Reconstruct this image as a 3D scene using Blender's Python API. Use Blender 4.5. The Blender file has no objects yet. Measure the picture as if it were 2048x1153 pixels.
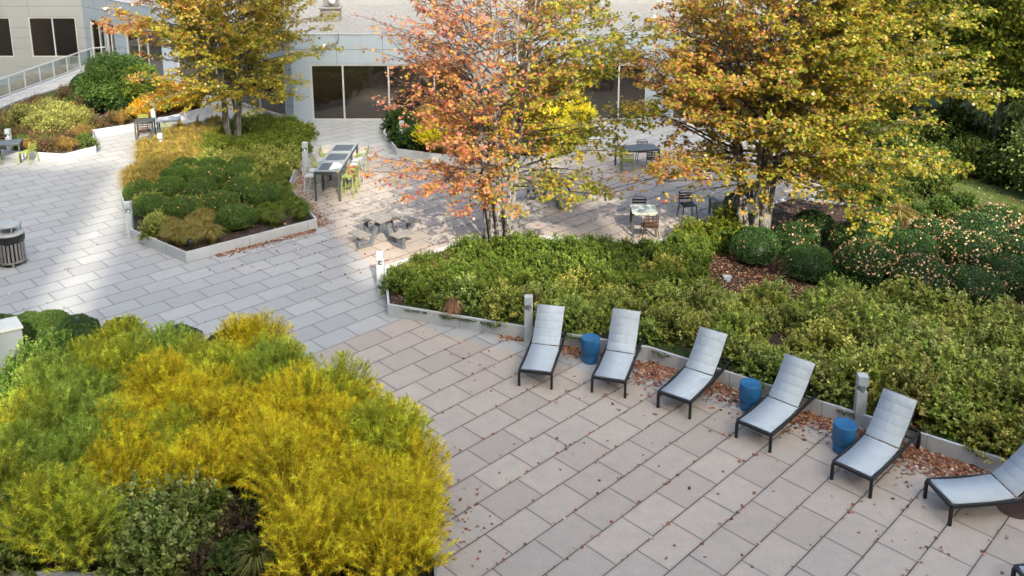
import bpy, math, random
import numpy as np
from mathutils import Vector, Matrix
R = math.radians
S = bpy.context.scene
C = S.collection
rng = np.random.default_rng(7)
random.seed(7)

# ------------------------------------------------------------------ helpers
def tag(o, label=None, cat=None, group=None, kind=None):
    if label: o['label'] = label
    if cat: o['category'] = cat
    if group: o['group'] = group
    if kind: o['kind'] = kind
    return o

def empty(name, loc, rz=0, **k):
    o = bpy.data.objects.new(name, None); C.objects.link(o)
    o.location = loc; o.rotation_euler = (0, 0, rz); o.empty_display_size = .2
    return tag(o, **k)

def kids(o): return [c for c in bpy.data.objects if c.parent == o]

def copy_tree(o, parent=None, ch_map=None):
    c = o.copy(); C.objects.link(c)
    if parent: c.parent = parent
    for ch in CH.get(o, []):
        d = copy_tree(ch, c); CH.setdefault(c, []).append(d)
    return c
CH = {}

class MB:
    """collects boxes, bars, tubes, prisms, leaves; build() links them as one mesh object"""
    def __init__(s): s.v = []; s.n = 0; s.lv = []; s.lt = []; s.col = []; s.sm = []; s.mi = []
    def raw(s, V, F, col=(1, 1, 1), smooth=False, mi=0):
        V = np.asarray(V, float); s.v.append(V)
        for f in F:
            s.lv.append(np.asarray(f) + s.n)
        s.lt.append(np.array([len(f) for f in F]))
        s.col.append(np.tile(np.array([*col, 1.0]), (len(F), 1)))
        s.sm.append(np.full(len(F), smooth)); s.mi.append(np.full(len(F), mi)); s.n += len(V)
    def bulk(s, V, k, cols, smooth=False, mi=0):
        """V (M,k,3) polygons, cols (M,3)"""
        M = len(V); s.v.append(V.reshape(-1, 3))
        s.lv.append(np.arange(M * k) + s.n); s.lt.append(np.full(M, k))
        s.col.append(np.concatenate([cols, np.ones((M, 1))], 1))
        s.sm.append(np.full(M, smooth)); s.mi.append(np.full(M, mi)); s.n += M * k
    def box(s, c, d, rz=0, M=None, **k):
        x, y, z = [a / 2 for a in d]
        V = np.array([[-x,-y,-z],[x,-y,-z],[x,y,-z],[-x,y,-z],[-x,-y,z],[x,-y,z],[x,y,z],[-x,y,z]])
        if M is not None: V = V @ np.array(M).T
        if rz: V = V @ np.array(Matrix.Rotation(rz, 3, 'Z')).T
        s.raw(V + np.array(c), [(0,3,2,1),(4,5,6,7),(0,1,5,4),(1,2,6,5),(2,3,7,6),(3,0,4,7)], **k)
    def bar(s, a, b, w, h, **k):
        """rectangular bar from a to b; w across horizontally, h the other way"""
        a = Vector(a); b = Vector(b); d = (b - a); L = d.length; d.normalize()
        up = Vector((0, 0, 1)) if abs(d.z) < .95 else Vector((1, 0, 0))
        sx = d.cross(up).normalized(); u = sx.cross(d).normalized()
        M = Matrix((sx, d, u)).transposed()
        s.box((a + b) / 2, (w, L, h), M=M, **k)
    def tube(s, P, r, n=8, caps=True, **k):
        P = np.asarray(P, float); r = np.broadcast_to(np.asarray(r, float), len(P))
        T = np.gradient(P, axis=0); T /= np.linalg.norm(T, axis=1)[:, None] + 1e-9
        ref = np.array([0, 0, 1.]) if abs(T[0][2]) < .9 else np.array([1., 0, 0])
        A = np.cross(T, ref); A /= np.linalg.norm(A, axis=1)[:, None] + 1e-9
        B = np.cross(T, A)
        th = np.arange(n) * 2 * math.pi / n
        V = (P[:, None] + r[:, None, None] * (A[:, None] * np.cos(th)[None, :, None] + B[:, None] * np.sin(th)[None, :, None])).reshape(-1, 3)
        F = [(i*n+j, i*n+(j+1) % n, (i+1)*n+(j+1) % n, (i+1)*n+j) for i in range(len(P)-1) for j in range(n)]
        if caps: F += [tuple(range(n))[::-1], tuple(range((len(P)-1)*n, len(P)*n))]
        s.raw(V, F, smooth=True, **k)
    def lathe(s, prof, c=(0, 0, 0), n=32, **k):
        V = []; c = np.array(c)
        for (r, z) in prof:
            for j in range(n):
                a = 2*math.pi*j/n; V.append((r*math.cos(a)+c[0], r*math.sin(a)+c[1], z+c[2]))
        m = len(prof)
        F = [(i*n+j, i*n+(j+1) % n, (i+1)*n+(j+1) % n, (i+1)*n+j) for i in range(m-1) for j in range(n)]
        F += [tuple(range(n))[::-1], tuple(range((m-1)*n, m*n))]
        s.raw(V, F, smooth=k.pop('smooth', True), **k)
    def prism(s, poly, z0, z1, **k):
        n = len(poly)
        V = [(x, y, z0) for x, y in poly] + [(x, y, z1) for x, y in poly]
        s.raw(V, [tuple(range(n))[::-1], tuple(range(n, 2*n))] + [(i, (i+1) % n, (i+1) % n+n, i+n) for i in range(n)], **k)
    def build(s, name, mat, parent=None, loc=None, rz=0, bevel=0, **t):
        me = bpy.data.meshes.new(name)
        if s.n:
            V = np.concatenate(s.v); lv = np.concatenate(s.lv); lt = np.concatenate(s.lt)
            me.vertices.add(len(V)); me.vertices.foreach_set('co', V.astype('f').ravel())
            me.loops.add(len(lv)); me.loops.foreach_set('vertex_index', lv.astype('i'))
            me.polygons.add(len(lt)); ls = np.concatenate([[0], np.cumsum(lt)[:-1]])
            me.polygons.foreach_set('loop_start', ls.astype('i'))
            me.polygons.foreach_set('loop_total', lt.astype('i'))
            me.polygons.foreach_set('use_smooth', np.concatenate(s.sm))
            me.polygons.foreach_set('material_index', np.concatenate(s.mi).astype('i'))
            me.update(calc_edges=True)
            a = me.attributes.new('Col', 'FLOAT_COLOR', 'CORNER')
            a.data.foreach_set('color', np.repeat(np.concatenate(s.col), lt, axis=0).astype('f').ravel())
            me.validate()
        for m in (mat if isinstance(mat, (list, tuple)) else [mat]): me.materials.append(m)
        o = bpy.data.objects.new(name, me); C.objects.link(o)
        if parent: o.parent = parent; CH.setdefault(parent, []).append(o)
        if loc is not None: o.location = loc
        o.rotation_euler = (0, 0, rz)
        if bevel:
            b = o.modifiers.new('bevel', 'BEVEL'); b.width = bevel; b.segments = 2; b.limit_method = 'ANGLE'; b.angle_limit = R(50)
        return tag(o, **t)

def inpoly(x, y, poly):
    x = np.asarray(x); y = np.asarray(y); c = np.zeros(x.shape, bool); n = len(poly)
    for i in range(n):
        x1, y1 = poly[i]; x2, y2 = poly[i-1]
        cond = ((y1 > y) != (y2 > y)) & (x < (x2-x1)*(y-y1)/(y2-y1+1e-12)+x1)
        c ^= cond
    return c

def edgedist(x, y, poly):
    d = np.full(np.shape(x), 1e9); n = len(poly)
    for i in range(n):
        a = np.array(poly[i-1]); b = np.array(poly[i]); ab = b-a
        t = np.clip(((x-a[0])*ab[0]+(y-a[1])*ab[1])/(ab@ab), 0, 1)
        d = np.minimum(d, np.hypot(x-a[0]-t*ab[0], y-a[1]-t*ab[1]))
    return d

# ------------------------------------------------------------------ materials
class NT:
    def __init__(s, name):
        s.m = bpy.data.materials.new(name); s.m.use_nodes = True; s.t = s.m.node_tree; s.t.nodes.clear()
    def n(s, typ, **k):
        nd = s.t.nodes.new('ShaderNode'+typ)
        for a, b in k.items():
            if a == 'i':
                for kk, v in b.items():
                    if isinstance(v, bpy.types.NodeSocket): s.t.links.new(v, nd.inputs[kk])
                    else: nd.inputs[kk].default_value = v
            else: setattr(nd, a, b)
        return nd
    def math(s, op, a, b=0.0, c=0.0):
        return s.n('Math', operation=op, i={0: a, 1: b, 2: c}).outputs[0]
    def noise(s, scale, detail=3, vec=None, rough=.55, out=0):
        k = {'Scale': scale, 'Detail': detail, 'Roughness': rough}
        if vec is None: vec = s.n('TexCoord').outputs['Object']
        k['Vector'] = vec
        return s.n('TexNoise', i=k).outputs[out]
    def ramp(s, fac, stops):
        r = s.n('ValToRGB', i={0: fac}); e = r.color_ramp.elements
        while len(e) < len(stops): e.new(.5)
        for q, (p, c) in zip(e, stops): q.position = p; q.color = (*c, 1) if len(c) == 3 else c
        return r.outputs[0]
    def mix(s, f, a, b, mode='MIX'):
        m = s.n('Mix', data_type='RGBA', blend_type=mode)
        for idx, v in ((0, f), (6, a), (7, b)):
            if isinstance(v, bpy.types.NodeSocket): s.t.links.new(v, m.inputs[idx])
            else: m.inputs[idx].default_value = (v if idx == 0 else ((*v, 1) if len(v) == 3 else v))
        return m.outputs[2]
    def bump(s, h, strength=.3, dist=.01):
        return s.n('Bump', i={'Height': h, 'Strength': strength, 'Distance': dist}).outputs[0]
    def out(s, sh): s.t.links.new(sh, s.n('OutputMaterial').inputs[0]); return s.m
    def pbr(s, col, rough=.6, **k):
        i = {'Base Color': (*col, 1) if isinstance(col, tuple) and len(col) == 3 else col, 'Roughness': rough}; i.update(k)
        return s.out(s.n('BsdfPrincipled', i=i).outputs[0])

def simple(name, col, rough=.6, var=.12, scale=8, bump=.0, **k):
    t = NT(name); n = t.noise(scale, 4)
    c = t.ramp(n, [(.3, tuple(a*(1-var) for a in col)), (.7, tuple(min(1, a*(1+var)) for a in col))])
    if bump: k['Normal'] = t.bump(t.noise(scale*12, 3), bump, .004)
    return t.pbr(c, rough, **k)

GA = 0.775332578; GO = (-0.28787, 17.03305); TA = 0.879494732; TB = 0.61
def paver(name, cols, joint, jw, dirt=.25):
    """running bond of slabs laid diagonally; every slab its own tone"""
    t = NT(name); P = t.n('NewGeometry').outputs['Position']
    sp = t.n('SeparateXYZ', i={0: P}); X, Y = sp.outputs[0], sp.outputs[1]
    c, s_ = math.cos(GA), math.sin(GA)
    x = t.math('SUBTRACT', X, GO[0]); y = t.math('SUBTRACT', Y, GO[1])
    u = t.math('DIVIDE', t.math('ADD', t.math('MULTIPLY', x, c), t.math('MULTIPLY', y, s_)), TA)
    v = t.math('DIVIDE', t.math('SUBTRACT', t.math('MULTIPLY', x, s_), t.math('MULTIPLY', y, c)), TB)
    row = t.math('FLOOR', v)
    ph = t.math('MULTIPLY_ADD', row, .5262, -.45)
    uu = t.math('SUBTRACT', u, ph)
    col_ = t.math('FLOOR', uu)
    fu = t.math('SUBTRACT', uu, col_); fv = t.math('SUBTRACT', v, row)
    du = t.math('MULTIPLY', t.math('MINIMUM', fu, t.math('SUBTRACT', 1.0, fu)), TA)
    dv = t.math('MULTIPLY', t.math('MINIMUM', fv, t.math('SUBTRACT', 1.0, fv)), TB)
    wob = t.math('MULTIPLY', t.math('SUBTRACT', t.noise(1.7, 2, P), .5), .008)
    d = t.math('ADD', t.math('MINIMUM', t.math('MULTIPLY', du, 1.35), dv), wob)
    cell = t.n('CombineXYZ', i={0: col_, 1: row, 2: 3.7}).outputs[0]
    wn = t.n('TexWhiteNoise', noise_dimensions='3D', i={'Vector': cell})
    base = t.ramp(wn.outputs[0], [(0, cols[0]), (.5, cols[1]), (1, cols[2])])
    n1 = t.noise(.55, 4, P); n2 = t.noise(3.2, 5, P, .65); n3 = t.noise(90, 3, P, .7); n4 = t.noise(28, 3, P, .7)
    base = t.mix(t.math('MULTIPLY', t.math('SUBTRACT', 1.0, t.n('MapRange', i={0: n2, 1: .3, 2: .62}).outputs[0]), dirt*.55), base, (.16, .155, .16))
    base = t.mix(t.math('MULTIPLY', t.n('MapRange', i={0: n1, 1: .45, 2: .75}).outputs[0], dirt*.5), base, (.25, .24, .235))
    base = t.mix(.13, base, t.ramp(n3, [(.35, (.1, .1, .1)), (.65, (.8, .8, .8))]), 'MIX')
    base = t.mix(.18, base, t.ramp(n4, [(.3, (.35, .35, .35)), (.7, (.65, .65, .65))]), 'OVERLAY')
    # darker halo of dirt along the joints
    halo = t.n('MapRange', i={0: d, 1: jw*.6, 2: jw*.6+.05, 3: .22, 4: 0}).outputs[0]
    base = t.mix(halo, base, (.17, .155, .14))
    g = t.n('MapRange', i={0: d, 1: jw*.38, 2: jw*.6}).outputs[0]
    colr = t.mix(g, joint, base)
    nrm = t.bump(t.math('ADD', t.math('MULTIPLY', g, 1.0), t.math('MULTIPLY', n3, .12)), .6, .006)
    return t.pbr(colr, t.n('MapRange', i={0: n2, 3: .7, 4: .92}).outputs[0], Normal=nrm, **{'Specular IOR Level': .3})

M = {}
M['tan'] = paver('tan_paver', [(.37, .312, .272), (.415, .352, .31), (.455, .388, .336)], (.05, .043, .036), .016, .4)
M['gray'] = paver('gray_paver', [(.31, .32, .335), (.345, .355, .37), (.38, .388, .40)], (.085, .08, .078), .014, .28)
M['curb'] = simple('curb_concrete', (.44, .47, .51), .65, .07, 3, .15)
M['panel'] = simple('wall_panel', (.27, .33, .415), .55, .05, 1.2)
M['panel_gray'] = simple('wall_panel_gray', (.22, .235, .265), .6, .05, 1.2)
def panelmat(name, col):
    t = NT(name); mp = t.n('Mapping', i={'Vector': t.n('TexCoord').outputs['Object'], 'Scale': (5, 5, .35)}).outputs[0]
    a = t.noise(1.5, 5, mp, .6); b_ = t.noise(.5, 3)
    c = t.mix(t.n('MapRange', i={0: a, 1: .5, 2: .8, 4: .35}).outputs[0], (*col,), tuple(q*.72 for q in col))
    c = t.mix(t.n('MapRange', i={0: b_, 1: .35, 2: .7, 4: .4}).outputs[0], c, tuple(min(1, q*1.12) for q in col))
    return t.pbr(c, .5)
M['panel'] = panelmat('wall_panel', (.28, .34, .42)); M['panel_gray'] = panelmat('wall_panel_gray', (.235, .25, .275))
M['joint'] = simple('panel_joint', (.12, .14, .16), .8)
M['coping'] = simple('coping', (.30, .32, .34), .5, .05, 2)
M['mullion'] = simple('mullion', (.42, .42, .43), .4, .04, 3)
M['black'] = simple('dark_frame', (.010, .012, .014), .5, .2, 14)
M['blue'] = simple('blue_plastic', (.015, .12, .29), .42, .12, 5, .1)
M['post'] = simple('bollard_paint', (.42, .47, .51), .42, .05, 4)
M['chrome'] = simple('lamp_reflector', (.8, .8, .8), .15, .05, 4, Metallic=1.0)
M['lime'] = simple('lime_paint', (.26, .31, .07), .45, .1, 6)
M['brown'] = simple('brown_paint', (.07, .035, .025), .45, .1, 6)
M['palegray'] = simple('pale_gray_paint', (.42, .45, .48), .4, .06, 6)
M['dkgray'] = simple('dark_gray_metal', (.06, .07, .078), .4, .1, 8)
M['rail'] = simple('rail_paint', (.42, .45, .47), .35, .04, 5)
M['bag'] = simple('liner_bag', (.012, .012, .013), .35, .2, 12, .5)
M['bin'] = simple('bin_metal', (.20, .195, .19), .45, .1, 9)
M['bintop'] = simple('bin_lid', (.34, .35, .35), .3, .08, 6)
M['adiro'] = simple('recycled_plastic', (.12, .135, .155), .6, .1, 6)
M['greentop'] = simple('pale_table_top', (.46, .50, .44), .4, .06, 4)
M['umber'] = simple('dark_hole', (.01, .01, .012), .8)
M['cap'] = simple('white_metal', (.75, .76, .77), .35, .04, 4)
def glass_mat():
    t = NT('window_glass'); n = t.noise(.35, 3)
    return t.pbr(t.ramp(n, [(.35, (.010, .008, .007)), (.7, (.028, .02, .014))]), .03, **{'IOR': 1.9})
M['glass'] = glass_mat()
def clear_glass():
    t = NT('rail_glass')
    a = t.n('BsdfTransparent', i={0: (.86, .9, .9, 1)}).outputs[0]
    b = t.n('BsdfGlossy', i={0: (.9, .95, 1, 1), 'Roughness': .05}).outputs[0]
    f = t.n('LayerWeight', i={0: .35}).outputs[0]
    return t.out(t.n('MixShader', i={0: t.math('ADD', t.math('MULTIPLY', f, .4), .08), 1: a, 2: b}).outputs[0])
M['railglass'] = clear_glass()
def sling():
    t = NT('sling_mesh'); uv = t.n('TexCoord').outputs['Object']
    w = t.n('TexWave', wave_type='BANDS', bands_direction='Y', i={'Vector': uv, 'Scale': 55, 'Distortion': .6, 'Detail': 1}).outputs[0]
    w2 = t.n('TexWave', wave_type='BANDS', bands_direction='X', i={'Vector': uv, 'Scale': 38, 'Distortion': .6, 'Detail': 1}).outputs[0]
    h = t.math('ADD', w, w2); n = t.noise(4, 4)
    c = t.mix(t.math('MULTIPLY', h, .22), (.37, .43, .495), (.52, .58, .65))
    c = t.mix(.25, c, t.ramp(n, [(.3, (.37, .42, .47)), (.7, (.54, .58, .635))]), 'MIX')
    return t.pbr(c, .7, Normal=t.bump(h, .25, .003))
M['sling'] = sling()
def wood():
    t = NT('weathered_slats')
    mp = t.n('Mapping', i={'Vector': t.n('TexCoord').outputs['Object'], 'Scale': (2, 26, 2)}).outputs[0]
    n = t.noise(3, 5, mp); c = t.ramp(n, [(.25, (.12, .115, .11)), (.5, (.24, .225, .21)), (.8, (.40, .38, .35))])
    return t.pbr(c, .75, Normal=t.bump(n, .3, .004))
M['slat'] = wood()
def bark(name, a, b, cc):
    t = NT(name)
    mp = t.n('Mapping', i={'Vector': t.n('TexCoord').outputs['Object'], 'Scale': (7, 7, 1.1)}).outputs[0]
    n = t.noise(4, 6, mp, .7)
    return t.pbr(t.ramp(n, [(.25, a), (.5, b), (.75, cc)]), .85, Normal=t.bump(n, .8, .02))
M['bark'] = bark('maple_bark', (.10, .095, .09), (.25, .24, .24), (.44, .44, .45))
M['twig'] = bark('maple_twig', (.045, .038, .035), (.10, .088, .08), (.19, .175, .165))
M['stem'] = bark('shrub_stem', (.04, .03, .02), (.09, .065, .045), (.15, .12, .08))
def leafmat(name, trans=.35, useobj=False, rough=.55, spec=.25):
    t = NT(name)
    a = t.n('Attribute', attribute_name='Col').outputs['Color']
    n = t.noise(.9, 3, t.n('NewGeometry').outputs['Position'])
    c = t.mix(t.n('MapRange', i={0: n, 1: .3, 2: .7, 3: 0, 4: .45}).outputs[0], a, t.mix(1, a, (1.06, .96, .88), 'MULTIPLY'))
    if useobj: c = t.mix(1, c, t.n('ObjectInfo').outputs['Color'], 'MULTIPLY')
    p = t.n('BsdfPrincipled', i={'Base Color': c, 'Roughness': rough, 'Specular IOR Level': spec}).outputs[0]
    tr = t.n('BsdfTranslucent', i={0: c}).outputs[0]
    return t.out(t.n('MixShader', i={0: trans, 1: p, 2: tr}).outputs[0])
M['maple'] = leafmat('maple_leaf', .5, spec=.35, rough=.45)
M['leaf'] = leafmat('shrub_leaf', .3, True)
M['box'] = leafmat('boxwood_leaf', .15, True, .45, .4)
M['dry'] = leafmat('dry_leaf', .1, False, .8)
def soilmat():
    t = NT('mulch'); P = t.n('NewGeometry').outputs['Position']
    v = t.n('TexVoronoi', i={'Vector': P, 'Scale': 26}); n = t.noise(5, 5, P)
    c = t.ramp(v.outputs['Distance'], [(.1, (.075, .05, .038)), (.6, (.028, .02, .016))])
    c = t.mix(t.n('MapRange', i={0: n, 1: .5, 2: .7}).outputs[0], c, (.12, .075, .055))
    return t.pbr(c, .95, Normal=t.bump(v.outputs['Distance'], .9, .03))
M['soil'] = soilmat()
def lawnmat():
    t = NT('lawn_turf'); P = t.n('NewGeometry').outputs['Position']
    n = t.noise(30, 5, P, .75); n2 = t.noise(.8, 4, P)
    c = t.ramp(n, [(.3, (.03, .055, .012)), (.6, (.10, .15, .02)), (.8, (.19, .22, .04))])
    c = t.mix(t.n('MapRange', i={0: n2, 1: .4, 2: .7, 4: .5}).outputs[0], c, (.05, .055, .02))
    return t.pbr(c, .9, Normal=t.bump(n, 1, .03))
M['lawn'] = lawnmat()
def gravelmat():
    t = NT('roof_gravel'); P = t.n('NewGeometry').outputs['Position']
    v = t.n('TexVoronoi', i={'Vector': P, 'Scale': 9}); v2 = t.n('TexVoronoi', i={'Vector': P, 'Scale': 22}); n = t.noise(.35, 5, P)
    c = t.ramp(t.n('SeparateColor', i={0: v.outputs['Color']}).outputs[0], [(0, (.13, .12, .11)), (.35, (.27, .26, .25)), (1, (.42, .41, .40))])
    c = t.mix(.5, c, t.ramp(v2.outputs['Distance'], [(.05, (.46, .45, .44)), (.6, (.16, .155, .145))]))
    c = t.mix(t.n('MapRange', i={0: n, 1: .4, 2: .65, 4: .45}).outputs[0], c, (.28, .25, .23))
    return t.pbr(c, .9, Normal=t.bump(v.outputs['Distance'], .8, .05))
M['gravel'] = gravelmat()

# ------------------------------------------------------------------ camera, light, sky
cam = bpy.data.cameras.new('camera'); co = bpy.data.objects.new('camera', cam); C.objects.link(co)
cam.sensor_width = 36; cam.lens = 36*1772.8/2048; cam.shift_y = -(576.5-220.77)/2048
cam.clip_end = 2000
co.location = (0, 0, 9.369); co.rotation_euler = (R(90-12.931), 0, 0)
co.rotation_euler.rotate_axis('Z', -0.00098)
S.camera = co
SUN_EL = 32.0; dirx, diry = -.27, .963
w = bpy.data.worlds.new('World'); S.world = w; w.use_nodes = True; nt = w.node_tree
sk = nt.nodes.new('ShaderNodeTexSky'); sk.sky_type = 'NISHITA'; sk.sun_disc = False
sk.sun_elevation = R(SUN_EL)
sx, sy = -dirx, -diry                                   # towards the sun
sk.sun_rotation = math.atan2(sx, sy)
sk.dust_density = 8.0; sk.air_density = .6; sk.ozone_density = 1.0
wm = nt.nodes.new('ShaderNodeMix'); wm.data_type = 'RGBA'; wm.blend_type = 'MULTIPLY'; wm.inputs[0].default_value = 1; wm.inputs[7].default_value = (.98, 1.0, .89, 1)
nt.links.new(sk.outputs[0], wm.inputs[6]); nt.links.new(wm.outputs[2], nt.nodes['Background'].inputs[0]); nt.nodes['Background'].inputs[1].default_value = .15
sl = bpy.data.lights.new('sun', 'SUN'); sl.energy = 1.4; sl.angle = R(.8); sl.color = (1, .90, .72)
so = bpy.data.objects.new('sun', sl); C.objects.link(so); so.location = (20, -40, 60)
e = R(SUN_EL); so.rotation_euler = Vector((dirx*math.cos(e), diry*math.cos(e), -math.sin(e))).to_track_quat('-Z', 'Y').to_euler()
S.view_settings.view_transform = 'Standard'; S.view_settings.look = 'None'; S.view_settings.gamma = 1
S.view_settings.exposure = 2.47
S.cycles.max_bounces = 6; S.cycles.diffuse_bounces = 3; S.cycles.glossy_bounces = 2; S.cycles.transmission_bounces = 4
S.cycles.transparent_max_bounces = 6; S.cycles.use_denoising = True; S.cycles.caustics_reflective = False; S.cycles.caustics_refractive = False

# ------------------------------------------------------------------ ground, paving, beds
def sheet(name, poly, z, mat, **t):
    m = MB(); n = len(poly); m.raw([(x, y, z) for x, y in poly], [tuple(range(n))]); return m.build(name, mat, **t)
sheet('ground', [(-300, -200), (300, -200), (300, 400), (-300, 400)], -1.8, M['lawn'], kind='structure')
m = MB(); m.prism([(-25.6, 4), (14, 4), (14, 12), (9, 26.5), (12.2, 31), (12.2, 38.5), (-9.75, 38.6), (-25.6, 54.4)], -1.7, 0)
m.build('plaza_paving', M['gray'], kind='structure')
P1 = [(-11.0, 24.16), (-8.80, 22.41), (-5.82, 25.05), (-7.45, 28.4), (-7.85, 31.4), (-8.0, 35.3), (-10.2, 37.4), (-12.6, 36.4), (-14.2, 33.7), (-13.7, 30.5), (-12.7, 27.4)]
P2 = [(-2.92, 19.21), (2.86, 17.14), (8.40, 13.12), (12.5, 10.0), (22, 8), (22, 23.9), (12.4, 24.3), (10.6, 26.4), (9.0, 27.2), (6.2, 25.0), (3.85, 23.15), (1.08, 23.6), (-.69, 23.88), (-3.33, 21.5)]
P3 = [(-1.0, 10.3), (-1.17, 11.62), (-1.50, 13.25), (-3.62, 15.35), (-4.9, 16.95), (-10.9, 18.1), (-15.5, 19.0), (-16, 12), (-7.2, 10.64), (-5.0, 10.56), (-3.0, 10.35)]
P4 = [(-16.91, 32.19), (-16.19, 33.3), (-17.5, 35.9), (-16.46, 36.75), (-15.1, 38.6), (-14.2, 40.2), (-15.6, 42.2), (-18.9, 45.6), (-21.8, 47.2), (-23.4, 45.4), (-23.9, 42.6), (-23.9, 35), (-19.4, 32.7)]
P5 = [(-5.35, 35.6), (-4.45, 32.9), (-2.7, 32.1), (.7, 31.75), (2.4, 33.1), (3.6, 35.2), (3.2, 36.9), (-5.3, 37.0)]
L1 = lambda s, t: (GO[0]+s*TA*math.cos(GA)+t*TB*math.sin(GA), GO[1]+s*TA*math.sin(GA)-t*TB*math.cos(GA))
a5 = L1(0.6, -5)
sheet('terrace_paving', [L1(-4, -5), L1(2.6, -5), (-2.0, 18.6), (8.4, 12.9), (13.6, 9.2), (13.9, 4.1), (-12, 4.1), (-12, 9.5)], .004, M['tan'], kind='structure')
sheet('dining_paving', [(-5.6, 25.0), (-3.2, 21.4), (0, 22.5), (3.8, 22.8), (7, 25), (9, 26.6), (12.1, 31.1), (12.1, 34.4), (6.5, 34.6), (2.3, 33.4), (-4.6, 32.3), (-5.5, 34.0), (-6.6, 34.3), (-7.8, 34.2), (-7.7, 31), (-7.3, 28.2), (-5.9, 25.4)], .004, M['tan'], kind='structure')
m = MB()
sheet('lawn', [(9.2, 26.6), (13.9, 4.2), (60, 4.2), (60, 70), (12.3, 70), (12.3, 31)], .09, M['lawn'], kind='structure')

def offset(poly, d):
    n = len(poly); out = []
    A = sum(poly[i-1][0]*poly[i][1]-poly[i][0]*poly[i-1][1] for i in range(n))
    sg = 1 if A > 0 else -1
    for i in range(n):
        p0 = Vector(poly[i-1]); p1 = Vector(poly[i]); p2 = Vector(poly[(i+1) % n])
        e1 = (p1-p0).normalized(); e2 = (p2-p1).normalized()
        n1 = Vector((-e1.y, e1.x))*sg; n2 = Vector((-e2.y, e2.x))*sg
        b = (n1+n2).normalized(); k = d/max(.35, b.dot(n1))
        out.append((p1.x+b.x*k, p1.y+b.y*k))
    return out

def planter(poly, label, h=.30, th=.055, z0=0.0, closed=True):
    inn = offset(poly, th); n = len(poly); m = MB()
    V = []; F = []
    for a, b in zip(poly, inn): V += [(a[0], a[1], z0), (a[0], a[1], h), (b[0], b[1], h), (b[0], b[1], z0)]
    for i in range(n):
        j = (i+1) % n
        for k in range(3): F.append((i*4+k, j*4+k, j*4+k+1, i*4+k+1))
    A = sum(poly[i-1][0]*poly[i][1]-poly[i][0]*poly[i-1][1] for i in range(n))
    if A > 0: F = [f[::-1] for f in F]
    m.raw(V, F)
    # thin vertical joints between the cast lengths
    o = m.build('planter_curb', M['curb'], bevel=.008, label=label, cat='planter curb')
    j = MB()
    for i in range(n):
        a = Vector(poly[i]); b = Vector(poly[(i+1) % n]); L = (b-a).length; k = int(L//1.83)
        d = (b-a).normalized(); nn = Vector((d.y, -d.x))*(1 if A > 0 else -1)
        for q in range(1, k+1):
            p = a+d*q*1.83 if L-q*1.83 > .2 else None
            if p: j.box((p.x+nn.x*.0, p.y+nn.y*.0, h/2), (.008, .012, h*.96), rz=math.atan2(d.y, d.x))
    if j.n: j.build('joint', M['joint'], parent=o)
    return o
planter(P1, 'low pale curb of the planter holding clipped round bushes and a golden maple')
planter(P2, 'long pale curb running behind the row of sun loungers')
planter(P3, 'pale curb under the feathery golden foreground shrubs')
planter(P4, 'pale curb of the planter with the leafy green bush beside the glass railing')
planter(P5, 'pale curb of the planter close to the tinted windows')
def bed(poly, name='soil'):
    inn = offset(poly, .06); m = MB()
    xs = [p[0] for p in inn]; ys = [p[1] for p in inn]
    m.raw([(x, y, .22) for x, y in inn], [tuple(range(len(inn)))])
    return m.build(name, M['soil'], kind='structure')
for P in (P1, P2, P3, P4, P5): bed(P)

# ------------------------------------------------------------------ building
def wallbox(mb, a, b, z0, z1, t=.3, off=0.0, **k):
    """slab standing on line a-b, face towards the right-hand side of a->b, pushed out by off"""
    a = Vector(a); b = Vector(b); d = (b-a).normalized(); n = Vector((d.y, -d.x))
    a2 = a+n*off; b2 = b+n*off; c = a2-n*t; e_ = b2-n*t
    mb.prism([(a2.x, a2.y), (b2.x, b2.y), (e_.x, e_.y), (c.x, c.y)][::-1] if False else [(c.x, c.y), (a2.x, a2.y), (b2.x, b2.y), (e_.x, e_.y)], z0, z1, **k)

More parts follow.
